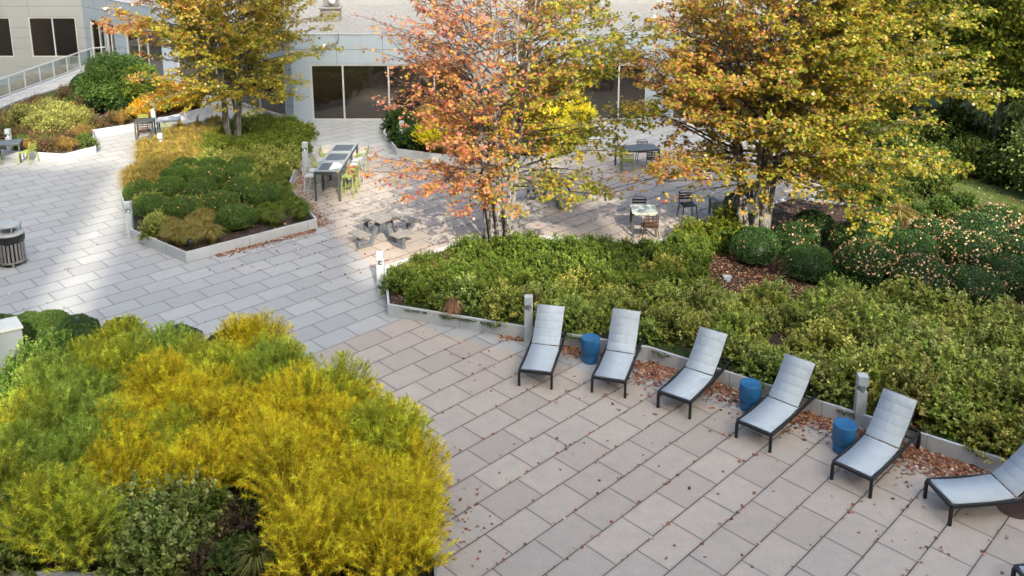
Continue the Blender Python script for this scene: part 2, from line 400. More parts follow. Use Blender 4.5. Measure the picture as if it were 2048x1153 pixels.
bd = empty('office_building', (-9.75, 38.6, 0), label='white panelled office building with tinted windows and a gravel roof behind the plaza', cat='building')
O = Vector((-9.75, 38.6))
def facade(A, B, z0, z1, zt, wins, zw0, pan, joints_z, vj=2.05, glassback=.12, door=None):
    """A->B left to right seen from the plaza; wins=[(s0,s1,[mullion s...])]; zt = window head"""
    A = Vector(A); B = Vector(B); d = (B-A).normalized(); L = (B-A).length
    def pt(s, off=0): p = A+d*s+Vector((d.y, -d.x))*off; return p-O
    w = MB()
    wallbox(w, pt(0), pt(L), zt, z1, .4)
    s = 0
    for (s0, s1, mu) in wins:
        if s0 > s+.01: wallbox(w, pt(s), pt(s0), z0, zt, .4)
        if zw0 > z0+.01: wallbox(w, pt(s0), pt(s1), z0, zw0, .4)
        s = s1
    if s < L-.01: wallbox(w, pt(s), pt(L), z0, zt, .4)
    wo = w.build('wall', pan, parent=bd)
    j = MB()
    for z in joints_z:
        if z < zt:
            s = 0
            for (s0, s1, mu) in list(wins)+[(L, L, [])]:
                if s0 > s+.05: wallbox(j, pt(s), pt(s0), z-.012, z+.012, .02, .004)
                s = s1
        else: wallbox(j, pt(0), pt(L), z-.012, z+.012, .02, .004)
    s = vj
    k = vj
    while k < L:
        wallbox(j, pt(k-.01), pt(k+.01), zt+.02, z1-.02, .02, .004); k += vj
    if j.n: j.build('panel_joint', M['joint'], parent=wo)
    for (s0, s1, mu) in wins:
        f = MB()
        wallbox(f, pt(s0), pt(s1), zw0, zw0+.06, .1, -.03)
        wallbox(f, pt(s0), pt(s1), zt-.07, zt, .1, -.03)
        for q in [s0+.035]+list(mu)+[s1-.035]:
            wallbox(f, pt(q-.035), pt(q+.035), zw0+.06, zt-.07, .1, -.03)
        fo = f.build('window', M['mullion'], parent=bd)
        g = MB()
        es = [s0]+list(mu)+[s1]
        for q0, q1 in zip(es[:-1], es[1:]):
            wallbox(g, pt(q0+.036), pt(q1-.036), zw0+.03, zt-.05, .02, -.085)
        go = g.build('pane', M['glass'], parent=fo); CH.setdefault(fo, []).append(go)
    return pt
XF = lambda x: x+9.75
facade((-9.75, 38.6), (12, 38.6), -.1, 3.9, 2.58,
       [(.82, 7.65, [2.25, 4.27, 6.30]), (9.6, 15.75, [10.4, 12.45, 14.5]), (16.9, 21.6, [18.9, 20.9])], .05, M['panel'], [3.25], 2.03)
facade((-27.0, 55.7), (-9.75, 38.6), -.1, 4.0, 2.6,
       [(1.0, 3.1, [2.3]), (3.5, 4.7, [4.1]), (6.4, 11.1, [8.0, 9.2]), (12.9, 23.6, [15., 17.1, 19.2, 21.3])], .05, M['panel'], [.65, 1.3, 1.95, 3.3], 2.05)
facade((-44.0, 55.7), (-27.0, 55.7), -1.75, 8.2, 2.6,
       [(3.0, 12.35, [6, 9.]), (13.5, 16.5, [15.0])], .08, M['panel_gray'], [-1.2, -.55, .65, 1.3, 1.95, 3.3, 4.6, 5.9], 3.4)
m = MB()
m.raw([(x+9.75, y-38.6, 3.82) for x, y in [(-9.6, 38.9), (14, 38.9), (14, 51.4), (-22.4, 51.4)]], [(0, 1, 2, 3)])
m.raw([(x+9.75, y-38.6, 3.82) for x, y in [(-22.4, 51.4), (-10, 51.4), (-10, 70), (-27, 70), (-26.6, 55.9)]], [(0, 1, 2, 3, 4)])
ro = m.build('roof', M['gravel'], parent=bd)
m = MB()
wallbox(m, (0, 0), (21.7, 0), 3.9, 3.95, .22, .02)
wallbox(m, Vector((-27, 55.7))-O, (0, 0), 4.0, 4.05, .22, .02)
m.build('coping', M['coping'], parent=bd)
m = MB()
# raised back parapet with metal panels and the higher wing behind it
m.box((12, 13.2, 4.05), (27, .3, .6)); 
for k in range(18): m.box((-1+k*1.5, 13.03, 4.05), (.03, .03, .55))
m.box((12, 21.5, 4.33), (34, 16, 1.04))
m.build('back_parapet', M['coping'], parent=bd)
# body under the roof so nothing is hollow
m = MB(); m.box((26, 16, 1.0), (5, 28, 5.6)); m.build('side_wing', M['panel'], parent=bd)
# roof vent unit with pipe
v = empty('roof_vent', (-9.05, 44.3, 3.82), R(5), label='weathered box vent with a pale pipe standing on the gravel roof', cat='vent')
m = MB(); m.box((0, 0, .3), (.95, .95, .6)); m.box((0, 0, .66), (1.1, 1.1, .1)); m.box((0, .1, .98), (.7, .5, .5)); m.build('housing', M['bin'], parent=v, bevel=.02)
m = MB(); m.tube([(.45, .1, .6), (.45, .1, 3.2)], .035); m.tube([(.1, -.2, 1.0), (.1, -.28, 1.0)], .16, n=16); m.build('pipe', M['cap'], parent=v)
m = MB(); m.lathe([(.22, 0), (.24, .05), (.16, .12), (.05, .14)], n=20); m.box((0, 0, .06), (.5, .12, .05))
m.build('roof_drain', M['black'], loc=(-3.95, 46.9, 3.83), label='small black drain cover lying on the gravel roof', cat='drain')
# wall cameras
def wallcam(p, rz, label, cable=False):
    r = empty('security_camera', p, rz, label=label, cat='security camera')
    m = MB(); m.box((0, -.03, 0), (.14, .06, .14)); m.tube([(0, -.05, 0), (0, -.2, -.02)], .03); m.build('mount', M['cap'], parent=r, bevel=.008)
    m = MB(); m.lathe([(.07, .02), (.09, -.02), (.09, -.1), (.05, -.16), (.01, -.18)], c=(0, -.22, 0), n=16); m.build('camera_dome', M['cap'], parent=r)
    m = MB(); m.lathe([(.055, -.165), (.04, -.2), (.01, -.21)], c=(0, -.22, 0), n=16); m.build('lens', M['black'], parent=r)
    if cable:
        m = MB(); m.tube([(.08, -.05, 0)]+[(.25+.42*math.sin(a), -.04, .42-.42*math.cos(a)) for a in np.linspace(.2, 1.9, 9)], .022, n=6); m.build('cable', M['joint'], parent=r)
wallcam((-8.25, 38.58, 3.42), 0, 'white wall camera with a looping cable on the front fascia', True)
q = Vector((-27, 55.7))+Vector((17.25, -17.1)).normalized()*4.3
wallcam((q.x, q.y, 3.55), R(-45), 'white wall camera on the angled fascia, nearer the building corner')
q = Vector((-27, 55.7))+Vector((17.25, -17.1)).normalized()*6.1
wallcam((q.x, q.y, 3.65), R(-45), 'white wall camera on the angled fascia, nearer the orange maple')
# unseen blocks added behind the viewpoint to shade the terrace and leave slots of sun
def blocker(x0, label, walls):
    """walls: (x0, x1, z0, z1) on the side facing the plaza; flanks run parallel to the sun so the gaps stay open"""
    r = empty('light_blocker', (x0, -25, -1.8), label=label, cat='building'); sk_ = -dirx/diry
    for (a, b_, z0, z1) in walls:
        m = MB(); m.prism([(a-x0, 0), (a-x0+14*sk_, -14), (b_-x0+14*sk_, -14), (b_-x0, 0)], z0, z1); m.build('wall', M['panel_gray'], parent=r)
        m = MB(); z = z0+1.2
        while z+1.7 < z1: m.box(((a+b_)/2-x0, 0, z+.85), (b_-a-.6, .1, 1.7)); z += 3.6
        if m.n: m.build('window', M['glass'], parent=r)
blocker(-60, 'tall unseen added tower across from the plaza with a stepped right shoulder', [(-60, -3, 0, 62), (-3, 1.2, 0, 38.4), (-3, 1.2, 53.5, 62)])
blocker(2.3, 'slim unseen added tower across from the plaza joined to its neighbour by a high bridge', [(2.3, 5, 0, 38.4), (2.3, 5, 53.5, 62), (5, 9, 0, 62), (9, 15.5, 0, 31.6), (9, 15.5, 49.5, 62), (15.5, 17, 0, 62)])
blocker(17, 'broad unseen added tower across from the plaza with a sky garden opening', [(17, 31, 0, 32.6), (17, 31, 52, 62), (31, 70, 0, 62)])

r = empty('light_blocker', (-42, 16, -1.8), label='long unseen block added on the left to cut the sky light', cat='building')  # added out of view to dim the sky light from the left
m = MB(); m.box((0, 0, 13), (16, 54, 26)); m.build('wall', M['panel_gray'], parent=r)
m = MB()
for k in range(4): m.box((8, 0, 4+k*4), (.1, 52, 2)); 
m.build('window', M['glass'], parent=r)
# ------------------------------------------------------------------ railing
rl = empty('glass_railing', (-25.4, 42.4, 0), label='white post railing with glass panels along the plaza edge', cat='railing')
ys = [-3.0+1.5*k for k in range(10)]
for y in ys:
    m = MB(); m.box((0, y, .53), (.06, .06, 1.06)); m.box((0, y, .03), (.14, .14, .05)); m.build('post', M['rail'], parent=rl, bevel=.006)
m = MB(); m.bar((0, -3, 1.06), (0, 10.6, 1.06), .08, .06); m.bar((0, 10.6, 1.06), (.9, 11.3, 1.06), .08, .06); m.build('top_rail', M['rail'], parent=rl)
m = MB(); m.bar((0, -3, .18), (0, 10.6, .18), .05, .05); m.bar((0, 10.6, .18), (.9, 11.3, .18), .05, .05); m.build('bottom_rail', M['rail'], parent=rl)
for k in range(9):
    m = MB(); m.box((0, ys[k]+.75, .61), (.014, 1.36, .78)); m.build('glass_panel', M['railglass'], parent=rl)
m = MB(); m.box((0, 4, -.06), (.3, 15, .25)); m.build('edge_curb', M['curb'], parent=rl)

# ------------------------------------------------------------------ furniture makers
def strip(pts, y0, y1, th, mb, **k):
    """ribbon through (x,z) pts, between y0 and y1, with thickness"""
    P = np.array(pts, float); T = np.gradient(P, axis=0); T /= np.linalg.norm(T, axis=1)[:, None]
    N = np.stack([-T[:, 1], T[:, 0]], 1); n = len(P)
    q = P-N*th
    V = [(x, y0, z) for x, z in P]+[(x, y1, z) for x, z in P]+[(x, y0, z) for x, z in q]+[(x, y1, z) for x, z in q]
    F = []
    for i in range(n-1):
        F += [(i, i+1, n+i+1, n+i)[::-1], (2*n+i, 2*n+i+1, 3*n+i+1, 3*n+i), (i, i+1, 2*n+i+1, 2*n+i), (n+i, n+i+1, 3*n+i+1, 3*n+i)[::-1]]
    F += [(0, n, 3*n, 2*n), (n-1, 2*n-1, 4*n-1, 3*n-1)[::-1]]
    mb.raw(V, F, smooth=True, **k)

def lounger(mid, head, back_deg, label, backlen=.90):
    r = empty('sun_lounger', (mid[0], mid[1], 0), R(head), label=label, cat='sun lounger', group='sun loungers set out along the curb')
    W = .66
    m = MB()
    for s in (-1, 1):
        P = [(0, s*W/2, .335), (.5, s*W/2, .325), (1.0, s*W/2, .315), (1.45, s*W/2, .33), (1.9, s*W/2, .345)]
        for a, b in zip(P[:-1], P[1:]): m.bar(a, (b[0]+.004, b[1], b[2]), .04, .055)
    m.bar((0, -W/2, .333), (0, W/2, .333), .045, .05); m.bar((1.9, -W/2, .345), (1.9, W/2, .345), .045, .045)
    m.bar((1.08, -W/2, .31), (1.08, W/2, .31), .03, .03)
    m.build('frame', M['black'], parent=r, bevel=.006)
    for x, s in ((0, 1), (0, -1), (1.9, 1), (1.9, -1)):
        m = MB(); m.bar((x, s*W/2*1.0, 0), (x, s*W/2, .31), .048, .048); m.build('leg', M['black'], parent=r, bevel=.006)
    # seat
    xs = np.linspace(.035, 1.09, 110)
    base = .365-.028*np.sin((xs-.035)/1.055*math.pi)+.0
    quilt = .0065*np.abs(np.sin((xs-.035)/.088*math.pi))**.35
    m = MB(); strip(list(zip(xs, base+quilt)), -.295, .295, .022, m); m.build('seat', M['sling'], parent=r)
    # back
    t = np.linspace(0, 1, 90); th0 = R(back_deg-9); 
    ang = th0+R(20)*t-R(8)*(t > .86)*(t-.86)/.14*2.2
    dx = np.cumsum(np.cos(ang))*backlen/90; dz = np.cumsum(np.sin(ang))*backlen/90
    x = 1.10+dx; z = .372+dz
    qd = .011*np.abs(np.sin(t*backlen/.176*math.pi))**.3
    m = MB(); strip(list(zip(x-np.sin(ang)*qd, z+np.cos(ang)*qd)), -.295, .295, .024, m); m.build('backrest', M['sling'], parent=r)
    m = MB(); i0, i1 = 4, 86
    for s in (-1, 1):
        m.bar((x[i0], s*.285, z[i0]-.03), (x[45], s*.285, z[45]-.03), .03, .035); m.bar((x[45], s*.285, z[45]-.03), (x[i1], s*.285, z[i1]-.03), .03, .035)
    m.bar((x[50], -.285, z[50]-.05), (x[50], .285, z[50]-.05), .025, .025)
    for s in (-1, 1): m.bar((x[50], s*.2, z[50]-.05), (1.62, s*.2, .33), .022, .022)
    m.bar((1.62, -.33, .33), (1.62, .33, .33), .025, .025)
    m.build('back_frame', M['black'], parent=r)
    return r
lounger((.46, 16.03), 77.5, 40, 'leftmost gray sling sun lounger, beside the bollard and left of the first blue drum table')
lounger((1.89, 15.74), 71.5, 50, 'gray sling sun lounger just right of the first blue drum table')
lounger((3.06, 15.10), 54, 44, 'gray sling sun lounger between the leaf pile and the middle blue drum table')
lounger((4.29, 14.08), 47, 45, 'gray sling sun lounger between the middle and the right blue drum tables')
lounger((5.58, 12.86), 44, 46, 'gray sling sun lounger just right of the last blue drum table')
lounger((6.738, 12.29), 7.5, 46, 'gray sling sun lounger turned sideways over a dark round stain at the right edge')
lounger((7.09, 10.36), 8, 40, 'sun lounger of which only a dark corner shows at the bottom right')

def drum(x, y, label):
    r = empty('drum_table', (x, y, 0), random.uniform(0, 6), label=label, cat='side table', group='blue drum side tables')
    m = MB(); m.lathe([(.168, 0), (.174, .01), (.178, .17), (.170, .182), (.170, .192)], n=40); m.build('base', M['blue'], parent=r)
    m = MB(); m.lathe([(.172, .19), (.194, .194), (.2, .205), (.2, .525), (.197, .538), (.188, .544), (.183, .540), (.01, .539)], n=40); m.build('drum', M['blue'], parent=r)
drum(1.65, 17.06+.03, 'blue drum side table between the two leftmost loungers')
drum(4.53, 15.26, 'blue drum side table amid fallen leaves between the third and fourth loungers')
drum(5.83, 13.90, 'blue drum side table standing in front of the right bollard')
m = MB(); m.lathe([(.26, 0), (.26, .006), (.25, .008)], n=40); m.build('drain_cover', M['brown'], loc=(8.0, 12.35, .006), label='round brown drain cover under the sideways lounger', cat='drain cover')

def bollard(x, y, rz, label, h=1.05, z=0.0):
    r = empty('bollard_light', (x, y, z), rz, label=label, cat='bollard', group='square bollard lights')
    w_ = .18
    m = MB(); m.box((0, 0, .37), (w_, w_, .74)); m.box((0, 0, .012), (w_+.03, w_+.03, .024)); m.box((0, .05, .8), (w_, .08, .13)); m.build('post', M['post'], parent=r, bevel=.006)
    m = MB(); m.box((0, 0, (.86+h)/2), (w_, w_, h-.86)); m.build('head', M['post'], parent=r, bevel=.008)
    m = MB(); m.lathe([(.062, .745), (.055, .77), (.045, .79), (.03, .84), (.03, .86)], c=(0, -.035, 0), n=20); m.build('lamp', M['chrome'], parent=r)
    return r
bollard(.36, 18.03, R(-4), 'square gray bollard light beside the leftmost lounger')
bollard(6.39, 14.66, R(-8), 'square gray bollard light behind the last blue drum table')
bollard(-3.27, 20.57, R(2), 'square gray bollard light at the left end of the big shrub planter')
bollard(-11.14, 24.42, R(8), 'square gray bollard light beside the round clipped bushes')
bollard(-7.52, 31.05, R(0), 'square gray bollard light near the long high table')
bollard(-13.27, 32.37, R(10), 'small bollard light at the far left corner of the round bush planter')
bollard(-15.66, 37.70, R(10), 'white bollard light in the plants behind the green chairs', z=0)
bollard(-4.40, 34.32, R(0), 'bollard light by the dark shrub near the windows')
bollard(-19.4, 33.05, R(5), 'pale bollard light behind the table at the left edge')
bollard(-3.56, 14.92, R(25), 'bollard light nearly hidden by the golden foreground shrubs')
bollard(.05, 31.35, R(0), 'bollard light glimpsed behind the trunks of the red maple')

# waste bin
b = empty('litter_bin', (-13.45, 22.35, 0), R(10), label='round slatted gray litter bin with a domed lid and black liner', cat='litter bin')
m = MB()
for k in range(22):
    a = 2*math.pi*k/22; m.box((.33*math.cos(a), .33*math.sin(a), .42), (.012, .058, .66), rz=a)
m.build('slats', M['bin'], parent=b)
m = MB(); m.lathe([(.35, .10), (.35, .14), (.30, .14), (.30, .10)], n=32); m.lathe([(.355, .72), (.355, .77), (.30, .77), (.30, .72)], n=32)
for k in range(4): m.box((.31*math.cos(k*1.57+.4), .31*math.sin(k*1.57+.4), .05), (.06, .06, .1))
m.build('hoops', M['bin'], parent=b)
m = MB()
V = []; n = 40
for z, rr in ((.1, .27), (.6, .3), (.66, .345), (.7, .36), (.8, .37), (.86, .36)):
    for j in range(n): a = 2*math.pi*j/n; q_ = rr+.008*math.sin(j*2.3)+(.012*math.sin(j*1.1) if .62 < z < .75 else 0); V.append((q_*math.cos(a), q_*math.sin(a), z+(.02*math.sin(j*.9+1) if .6 < z < .72 else 0)))
m.raw(V, [(i*n+j, i*n+(j+1) % n, (i+1)*n+(j+1) % n, (i+1)*n+j) for i in range(5) for j in range(n)]+[tuple(range(n))[::-1]], smooth=True)
m.build('liner', M['bag'], parent=b)
m = MB(); n = 32
prof = [(.16, .84), (.37, .86), (.38, .89), (.33, .93), (.17, .94), (.15, .90), (.15, .70)]
V = [(r_*math.cos(2*math.pi*j/n), r_*math.sin(2*math.pi*j/n), z) for r_, z in prof for j in range(n)]
m.raw(V, [(i*n+j, i*n+(j+1) % n, (i+1)*n+(j+1) % n, (i+1)*n+j) for i in range(len(prof)-1) for j in range(n)], smooth=True)
m.build('rim', M['bintop'], parent=b)
m = MB(); m.lathe([(.30, 1.10), (.33, 1.11), (.33, 1.13), (.22, 1.17), (.02, 1.19)], n=32)
m.build('lid', M['bintop'], parent=b)
m = MB()
for k in range(4): a = k*1.57+.6; m.tube([(.3*math.cos(a), .3*math.sin(a), .9), (.3*math.cos(a), .3*math.sin(a), 1.11)], .018, n=8)
m.build('lid_posts', M['bintop'], parent=b)

# picnic tables
def picnic(x, y, rz, label, sc=1.0):
    r = empty('picnic_table', (x, y, 0), rz, label=label, cat='picnic table', group='four-seat picnic tables'); r.scale = (sc, sc, 1)
    m = MB(); n = 9; wd = .84/n
    for k in range(n): m.box((0, -.42+wd*(k+.5), .745), (.86, wd-.012, .035))
    m.box((-.3, 0, .715), (.06, .78, .03)); m.box((.3, 0, .715), (.06, .78, .03))
    m.build('tabletop', M['slat'], parent=r)
    for k in range(4):
        a = k*math.pi/2; Mx = np.array(Matrix.Rotation(a, 3, 'Z')); f = lambda p: tuple(Mx @ np.array(p))
        m = MB()
        for q in range(4): 
            c = f((.70+.105*q*.93, 0, .435)); m.box(c, (.092, .60, .034), rz=a)
        s = m.build('seat', M['slat'], parent=r)
        m = MB()
        m.bar(f((.16, 0, .71)), f((.47, 0, .05)), .14, .075)
        m.bar(f((.44, 0, .045)), f((.93, 0, .045)), .13, .085)
        m.bar(f((.88, 0, .08)), f((.88, 0, .42)), .12, .09)
        m.build('support', M['adiro'], parent=r, bevel=.008)
picnic(-3.68, 24.03, R(45), 'gray slatted picnic table with four attached seats in front of the red maple')
picnic(1.5, 27.75, R(0), 'gray picnic table partly hidden behind the red maple', 1.1)

def chair(r, m_, seat_h=.45, w_=.44, tall=.82, foot=False, slots=3):
    """slatted metal chair (or bar stool) facing -y"""
    hw = w_/2
    m = MB(); m.box((0, 0, seat_h), (w_, w_-.02, .022))
    for k in range(5): m.box((0, -hw+.06+k*.08, seat_h+.014), (w_-.03, .05, .008))
    m.build('seat', M[m_], parent=r)
    for sx_ in (-1, 1):
        for sy_ in (-1, 1):
            m = MB(); m.bar((sx_*(hw-.02), sy_*(hw-.03), seat_h), (sx_*(hw+.03), sy_*(hw+.01), 0), .025, .025); m.build('leg', M[m_], parent=r)
    m = MB(); yb = hw-.02
    pts = [(-hw+.02, yb, seat_h), (-hw+.02, yb+.06, tall-.05), (-hw+.07, yb+.065, tall), (hw-.07, yb+.065, tall), (hw-.02, yb+.06, tall-.05), (hw-.02, yb, seat_h)]
    m.tube(pts, .013, n=6)
    for k in range(slots): z = tall-.09-k*.085; m.box((0, yb+.055, z), (w_-.06, .012, .05))
    m.build('backrest', M[m_], parent=r)
    if foot:
        m = MB(); z = .28; q = hw+.012
        for a, b_ in (((-q, -q), (q, -q)), ((q, -q), (q, q)), ((q, q), (-q, q)), ((-q, q), (-q, -q))): m.bar((*a, z), (*b_, z), .02, .02)
        m.build('footrest', M[m_], parent=r)

# high table with stools
ht = empty('high_table', (-6.0, 29.25, 0), 0, label='long gray high table with dark inset panels between rows of bar stools', cat='high table')
m = MB(); m.box((0, 0, 1.0), (.84, 3.52, .03))
m.build('tabletop', M['dkgray'], parent=ht)
m = MB()
for k in range(3):
    yc = -1.17+k*1.17
    for (cx_, cy_, sx_, sy_) in ((0, -.5, .80, .12), (0, .5, .80, .12), (-.37, 0, .07, .9), (.37, 0, .07, .9)):
        m.box((cx_, yc+cy_, 1.021), (sx_, sy_, .012))
    for sx_ in (-1, 1):
        for sy_ in (-1, 1): m.box((sx_*.315, yc+sy_*.425, 1.0205), (.06, .06, .011), rz=R(45))
m.build('top_frame', simple('table_frame_gray', (.27, .29, .30), .4, .08, 5), parent=ht)
for x_, y_ in ((-.39, -1.72), (.39, -1.72), (-.39, 1.72), (.39, 1.72), (.39, -.58), (.39, .58), (-.39, -.58), (-.39, .58)):
    m = MB(); m.box((x_, y_, .49), (.07, .07, .98)); m.build('leg', M['dkgray'], parent=ht)
m = MB(); m.box((-.0, -1.72, .94), (.76, .04, .06)); m.box((0, 1.72, .94), (.76, .04, .06)); m.box((.39, 0, .94), (.04, 3.4, .06)); m.box((-.39, 0, .94), (.04, 3.4, .06)); m.build('apron', M['dkgray'], parent=ht)
place = sheet
m = MB(); m.prism([(.04+.34*math.cos(a)*(1 if True else 1), .4*math.sin(a)) for a in np.linspace(-math.pi/2, math.pi/2, 12)], 0, .012)
m.build('table_reflection', M['cap'], loc=(-6.0, 28.08, 1.03), label='white half-round reflection laid on the near end of the high table', cat='mat')  # white reflection on the table top, laid on as a thin slab
cols_l = ['palegray', 'palegray', 'lime', 'palegray', 'lime']; cols_r = ['lime', 'lime', 'palegray', 'palegray', 'lime']
nth = ['nearest the viewer', 'second from the near end', 'in the middle', 'second from the far end', 'at the far end']
for sgn, cl, side in ((-1, cols_l, 'planter'), (1, cols_r, 'open plaza')):
    for k in range(5):
        cn = {'palegray': 'pale gray', 'lime': 'lime green'}[cl[k]]
        r = empty('bar_stool', (-6.0+sgn*.62, 27.9+k*.62+.1, 0), (-math.pi/2 if sgn > 0 else math.pi/2)+random.uniform(-.12, .12),
                  label=f'{cn} bar stool, {side} side of the high table, {nth[k]}', cat='bar stool', group='bar stools along the high table')
        chair(r, cl[k], .74, .40, 1.06, True)
# small dining sets
def dtable(x, y, rz, w_, d_, top, leg, label, h=.74, holes=False):
    r = empty('dining_table', (x, y, 0), rz, label=label, cat='table', group='small dining tables')
    m = MB(); m.box((0, 0, h), (w_, d_, .03)); m.box((0, -d_/2+.03, h-.04), (w_-.1, .03, .05)); m.box((0, d_/2-.03, h-.04), (w_-.1, .03, .05)); m.build('tabletop', M[top], parent=r, bevel=.005)
    for sx_ in (-1, 1):
        for sy_ in (-1, 1):
            m = MB(); m.box((sx_*(w_/2-.04), sy_*(d_/2-.04), h/2-.01), (.06, .06, h-.02)); m.build('leg', M[leg], parent=r)
    return r
def dchair(x, y, rz, col, label, group='dining chairs'):
    r = empty('dining_chair', (x, y, 0), rz, label=label, cat='chair', group=group); chair(r, col); return r
dtable(-15.25, 35.75, R(15), .75, .75, 'dkgray', 'dkgray', 'dark gray dining table beside the lime chair, left of its pale neighbour')
dtable(-14.35, 36.0, R(15), .9, .75, 'palegray', 'dkgray', 'pale topped dining table under the orange branches')
dchair(-15.65, 36.5, R(15), 'lime', 'lime green chair at the far side of the dark dining table')
dchair(-15.05, 35.1, R(195), 'brown', 'dark brown chair on the near side of the dark dining table')
dchair(-14.1, 35.25, R(190), 'lime', 'lime green chair pulled up to the pale topped dining table')
dchair(-13.5, 36.3, R(-80), 'dkgray', 'dark chair at the right end of the pale topped dining table')
dtable(-18.95, 32.45-.2, R(20), .85, .75, 'dkgray', 'dkgray', 'dark dining table at the left edge of the plaza')
dchair(-18.15, 32.0, R(-100), 'lime', 'lime green chair right of the table at the left edge')
dchair(-19.3, 31.6, R(170), 'lime', 'lime green chair in front of the table at the left edge')
dtable(3.85, 24.62, R(-2), .74, .75, 'greentop', 'dkgray', 'pale green topped table with dark legs behind the shrubs')
dchair(3.85, 25.25, 0, 'black', 'black chair behind the pale green topped table')
dchair(3.95, 24.05, R(180), 'brown', 'dark brown chair in front of the pale green topped table')
dchair(5.4, 25.9, R(10), 'black', 'black chair half hidden by red maple leaves')
dtable(4.6, 31.4, R(12), 1.5, .8, 'dkgray', 'dkgray', 'dark table seen through the maple leaves in front of the windows')
dchair(4.15, 30.75, R(180), 'lime', 'lime green chair at the dark table glimpsed between the maples')
dchair(5.1, 31.0, R(170), 'dkgray', 'dark chair at the table glimpsed between the maples')
dchair(4.9, 32.0, R(0), 'dkgray', 'dark chair on the window side of the table glimpsed between the maples')

def adirondack(x, y, rz, label):
    r = empty('lounge_chair', (x, y, 0), rz, label=label, cat='lounge chair', group='gray slatted lounge chairs')
    m = MB()
    for k in range(5): m.bar((-.24+k*.12, .22, .25), (-.26+k*.13, .56, 1.0-.05*abs(k-2)), .1, .022)
    m.build('backrest', M['adiro'], parent=r)
    m = MB()
    for k in range(6): m.box((0, -.3+k*.095, .36-k*.022), (.55, .08, .022))
    m.build('seat', M['adiro'], parent=r)
    for s in (-1, 1):
        m = MB(); m.box((s*.33, -.02, .58), (.13, .7, .025)); m.build('armrest', M['adiro'], parent=r)
        m = MB(); m.box((s*.3, -.3, .285), (.03, .09, .57)); m.bar((s*.3, -.3, .33), (s*.3, .55, .05), .03, .1); m.build('leg', M['adiro'], parent=r)
adirondack(6.55, 26.1, R(200), 'gray slatted lounge chair left of the golden maple trunk')
adirondack(7.6, 26.7, R(160), 'gray slatted lounge chair mostly hidden behind the golden maple trunk')

# utility pieces
u = empty('metal_cabinet', (-10.25, 16.2, 0), R(40), label='pale metal clad cabinet with a sloped cap at the left edge', cat='cabinet')
m = MB(); m.box((-.35, 0, .72), (1.5, .5, 1.0)); m.build('body', simple('cabinet_paint', (.19, .22, .24), .5, .05, 3), parent=u, bevel=.01)
m = MB(); m.bar((.42, 0, 1.21), (-1.1, 0, 1.30), .6, .05); m.build('cap', M['bintop'], parent=u, bevel=.008)
m = MB(); m.box((-.6, .05, 1.55), (.7, .04, .6)); m.build('upright_panel', M['post'], parent=u, bevel=.006)
g_ = empty('garden_light', (5.10, 19.6, .38), R(10), label='small gray light on two legs among the shrubs', cat='garden light')
m = MB(); m.box((0, 0, .42), (.2, .12, .07)); m.box((0, -.05, .36), (.1, .05, .07)); m.build('head', M['post'], parent=g_, bevel=.01)
for s in (-1, 1): m = MB(); m.tube([(s*.05, 0, 0), (s*.05, 0, .4)], .012, n=8); m.build('leg', M['dkgray'], parent=g_)
def uplight(x, y, z, rz, label):
    r = empty('spotlight', (x, y, z), rz, label=label, cat='spotlight', group='black garden spotlights')
    m = MB(); m.tube([(0, 0, 0), (0, 0, .2)], .012, n=6); m.build('stake', M['black'], parent=r)
    m = MB(); m.tube([(0, .06, .2), (0, .0, .24), (0, -.1, .3)], [.06, .085, .09], n=14); m.build('head', M['black'], parent=r)
uplight(.15, 23.25, .22, R(-30), 'black spotlight at the foot of the red maple')
uplight(-11.9, 33.8, .22, R(-20), 'black spotlight left of the golden maple at the far planter')
uplight(-9.85, 33.9, .22, R(30), 'black spotlight right of the golden maple at the far planter')
uplight(-8.75, 22.75, .22, R(0), 'tiny black spotlight in the front corner of the round bush planter')

# ------------------------------------------------------------------ foliage tools
MAPLE = np.array([(0, 0), (.20, .10), (.52, .18), (.32, .40), (.50, .72), (.20, .66), (0, 1.05), (-.20, .66), (-.50, .72), (-.32, .40), (-.52, .18), (-.20, .10)])
DIAM = np.array([(0, 0), (.28, .45), (0, 1), (-.28, .45)])
OVAL = np.array([(0, 0), (.26, .25), (.30, .6), (0, 1), (-.30, .6), (-.26, .25)])
NEED = np.array([(-.05, 0), (.05, 0), (0, 1)])
def unit(v): return v/(np.linalg.norm(v, axis=-1, keepdims=True)+1e-9)
def leaves(mb, P, D, N, size, cols, shape, mi=0, rg=rng):
    """P base points, D long axis, N face normal"""
    D = unit(D); X = unit(np.cross(D, N)); k = len(shape); size = np.broadcast_to(size, len(P))
    V = P[:, None]+size[:, None, None]*(X[:, None]*shape[None, :, 0, None]+D[:, None]*shape[None, :, 1, None])
    mb.bulk(V, k, cols, mi=mi)
def rdir(n, rg=rng): return unit(rg.normal(size=(n, 3)))
def palette(n, cols, wts, var=.18, rg=rng):
    c = np.array(cols)[rg.choice(len(cols), n, p=np.array(wts)/sum(wts))]
    return np.clip(c*(1+rg.normal(0, var, (n, 1)))*(1+rg.normal(0, .06, (n, 3))), .004, .95)

def curve_branch(p, d, L, up, wob, n=6):
    """point list along a wandering branch"""
    pts = [np.array(p)]; d = np.array(d, float); d /= np.linalg.norm(d)
    for i in range(n):
        d = d+np.array([0, 0, up])/n+np.array([random.gauss(0, wob), random.gauss(0, wob), random.gauss(0, wob*.6)]); d /= np.linalg.norm(d)
        pts.append(pts[-1]+d*L/n)
    return np.array(pts)

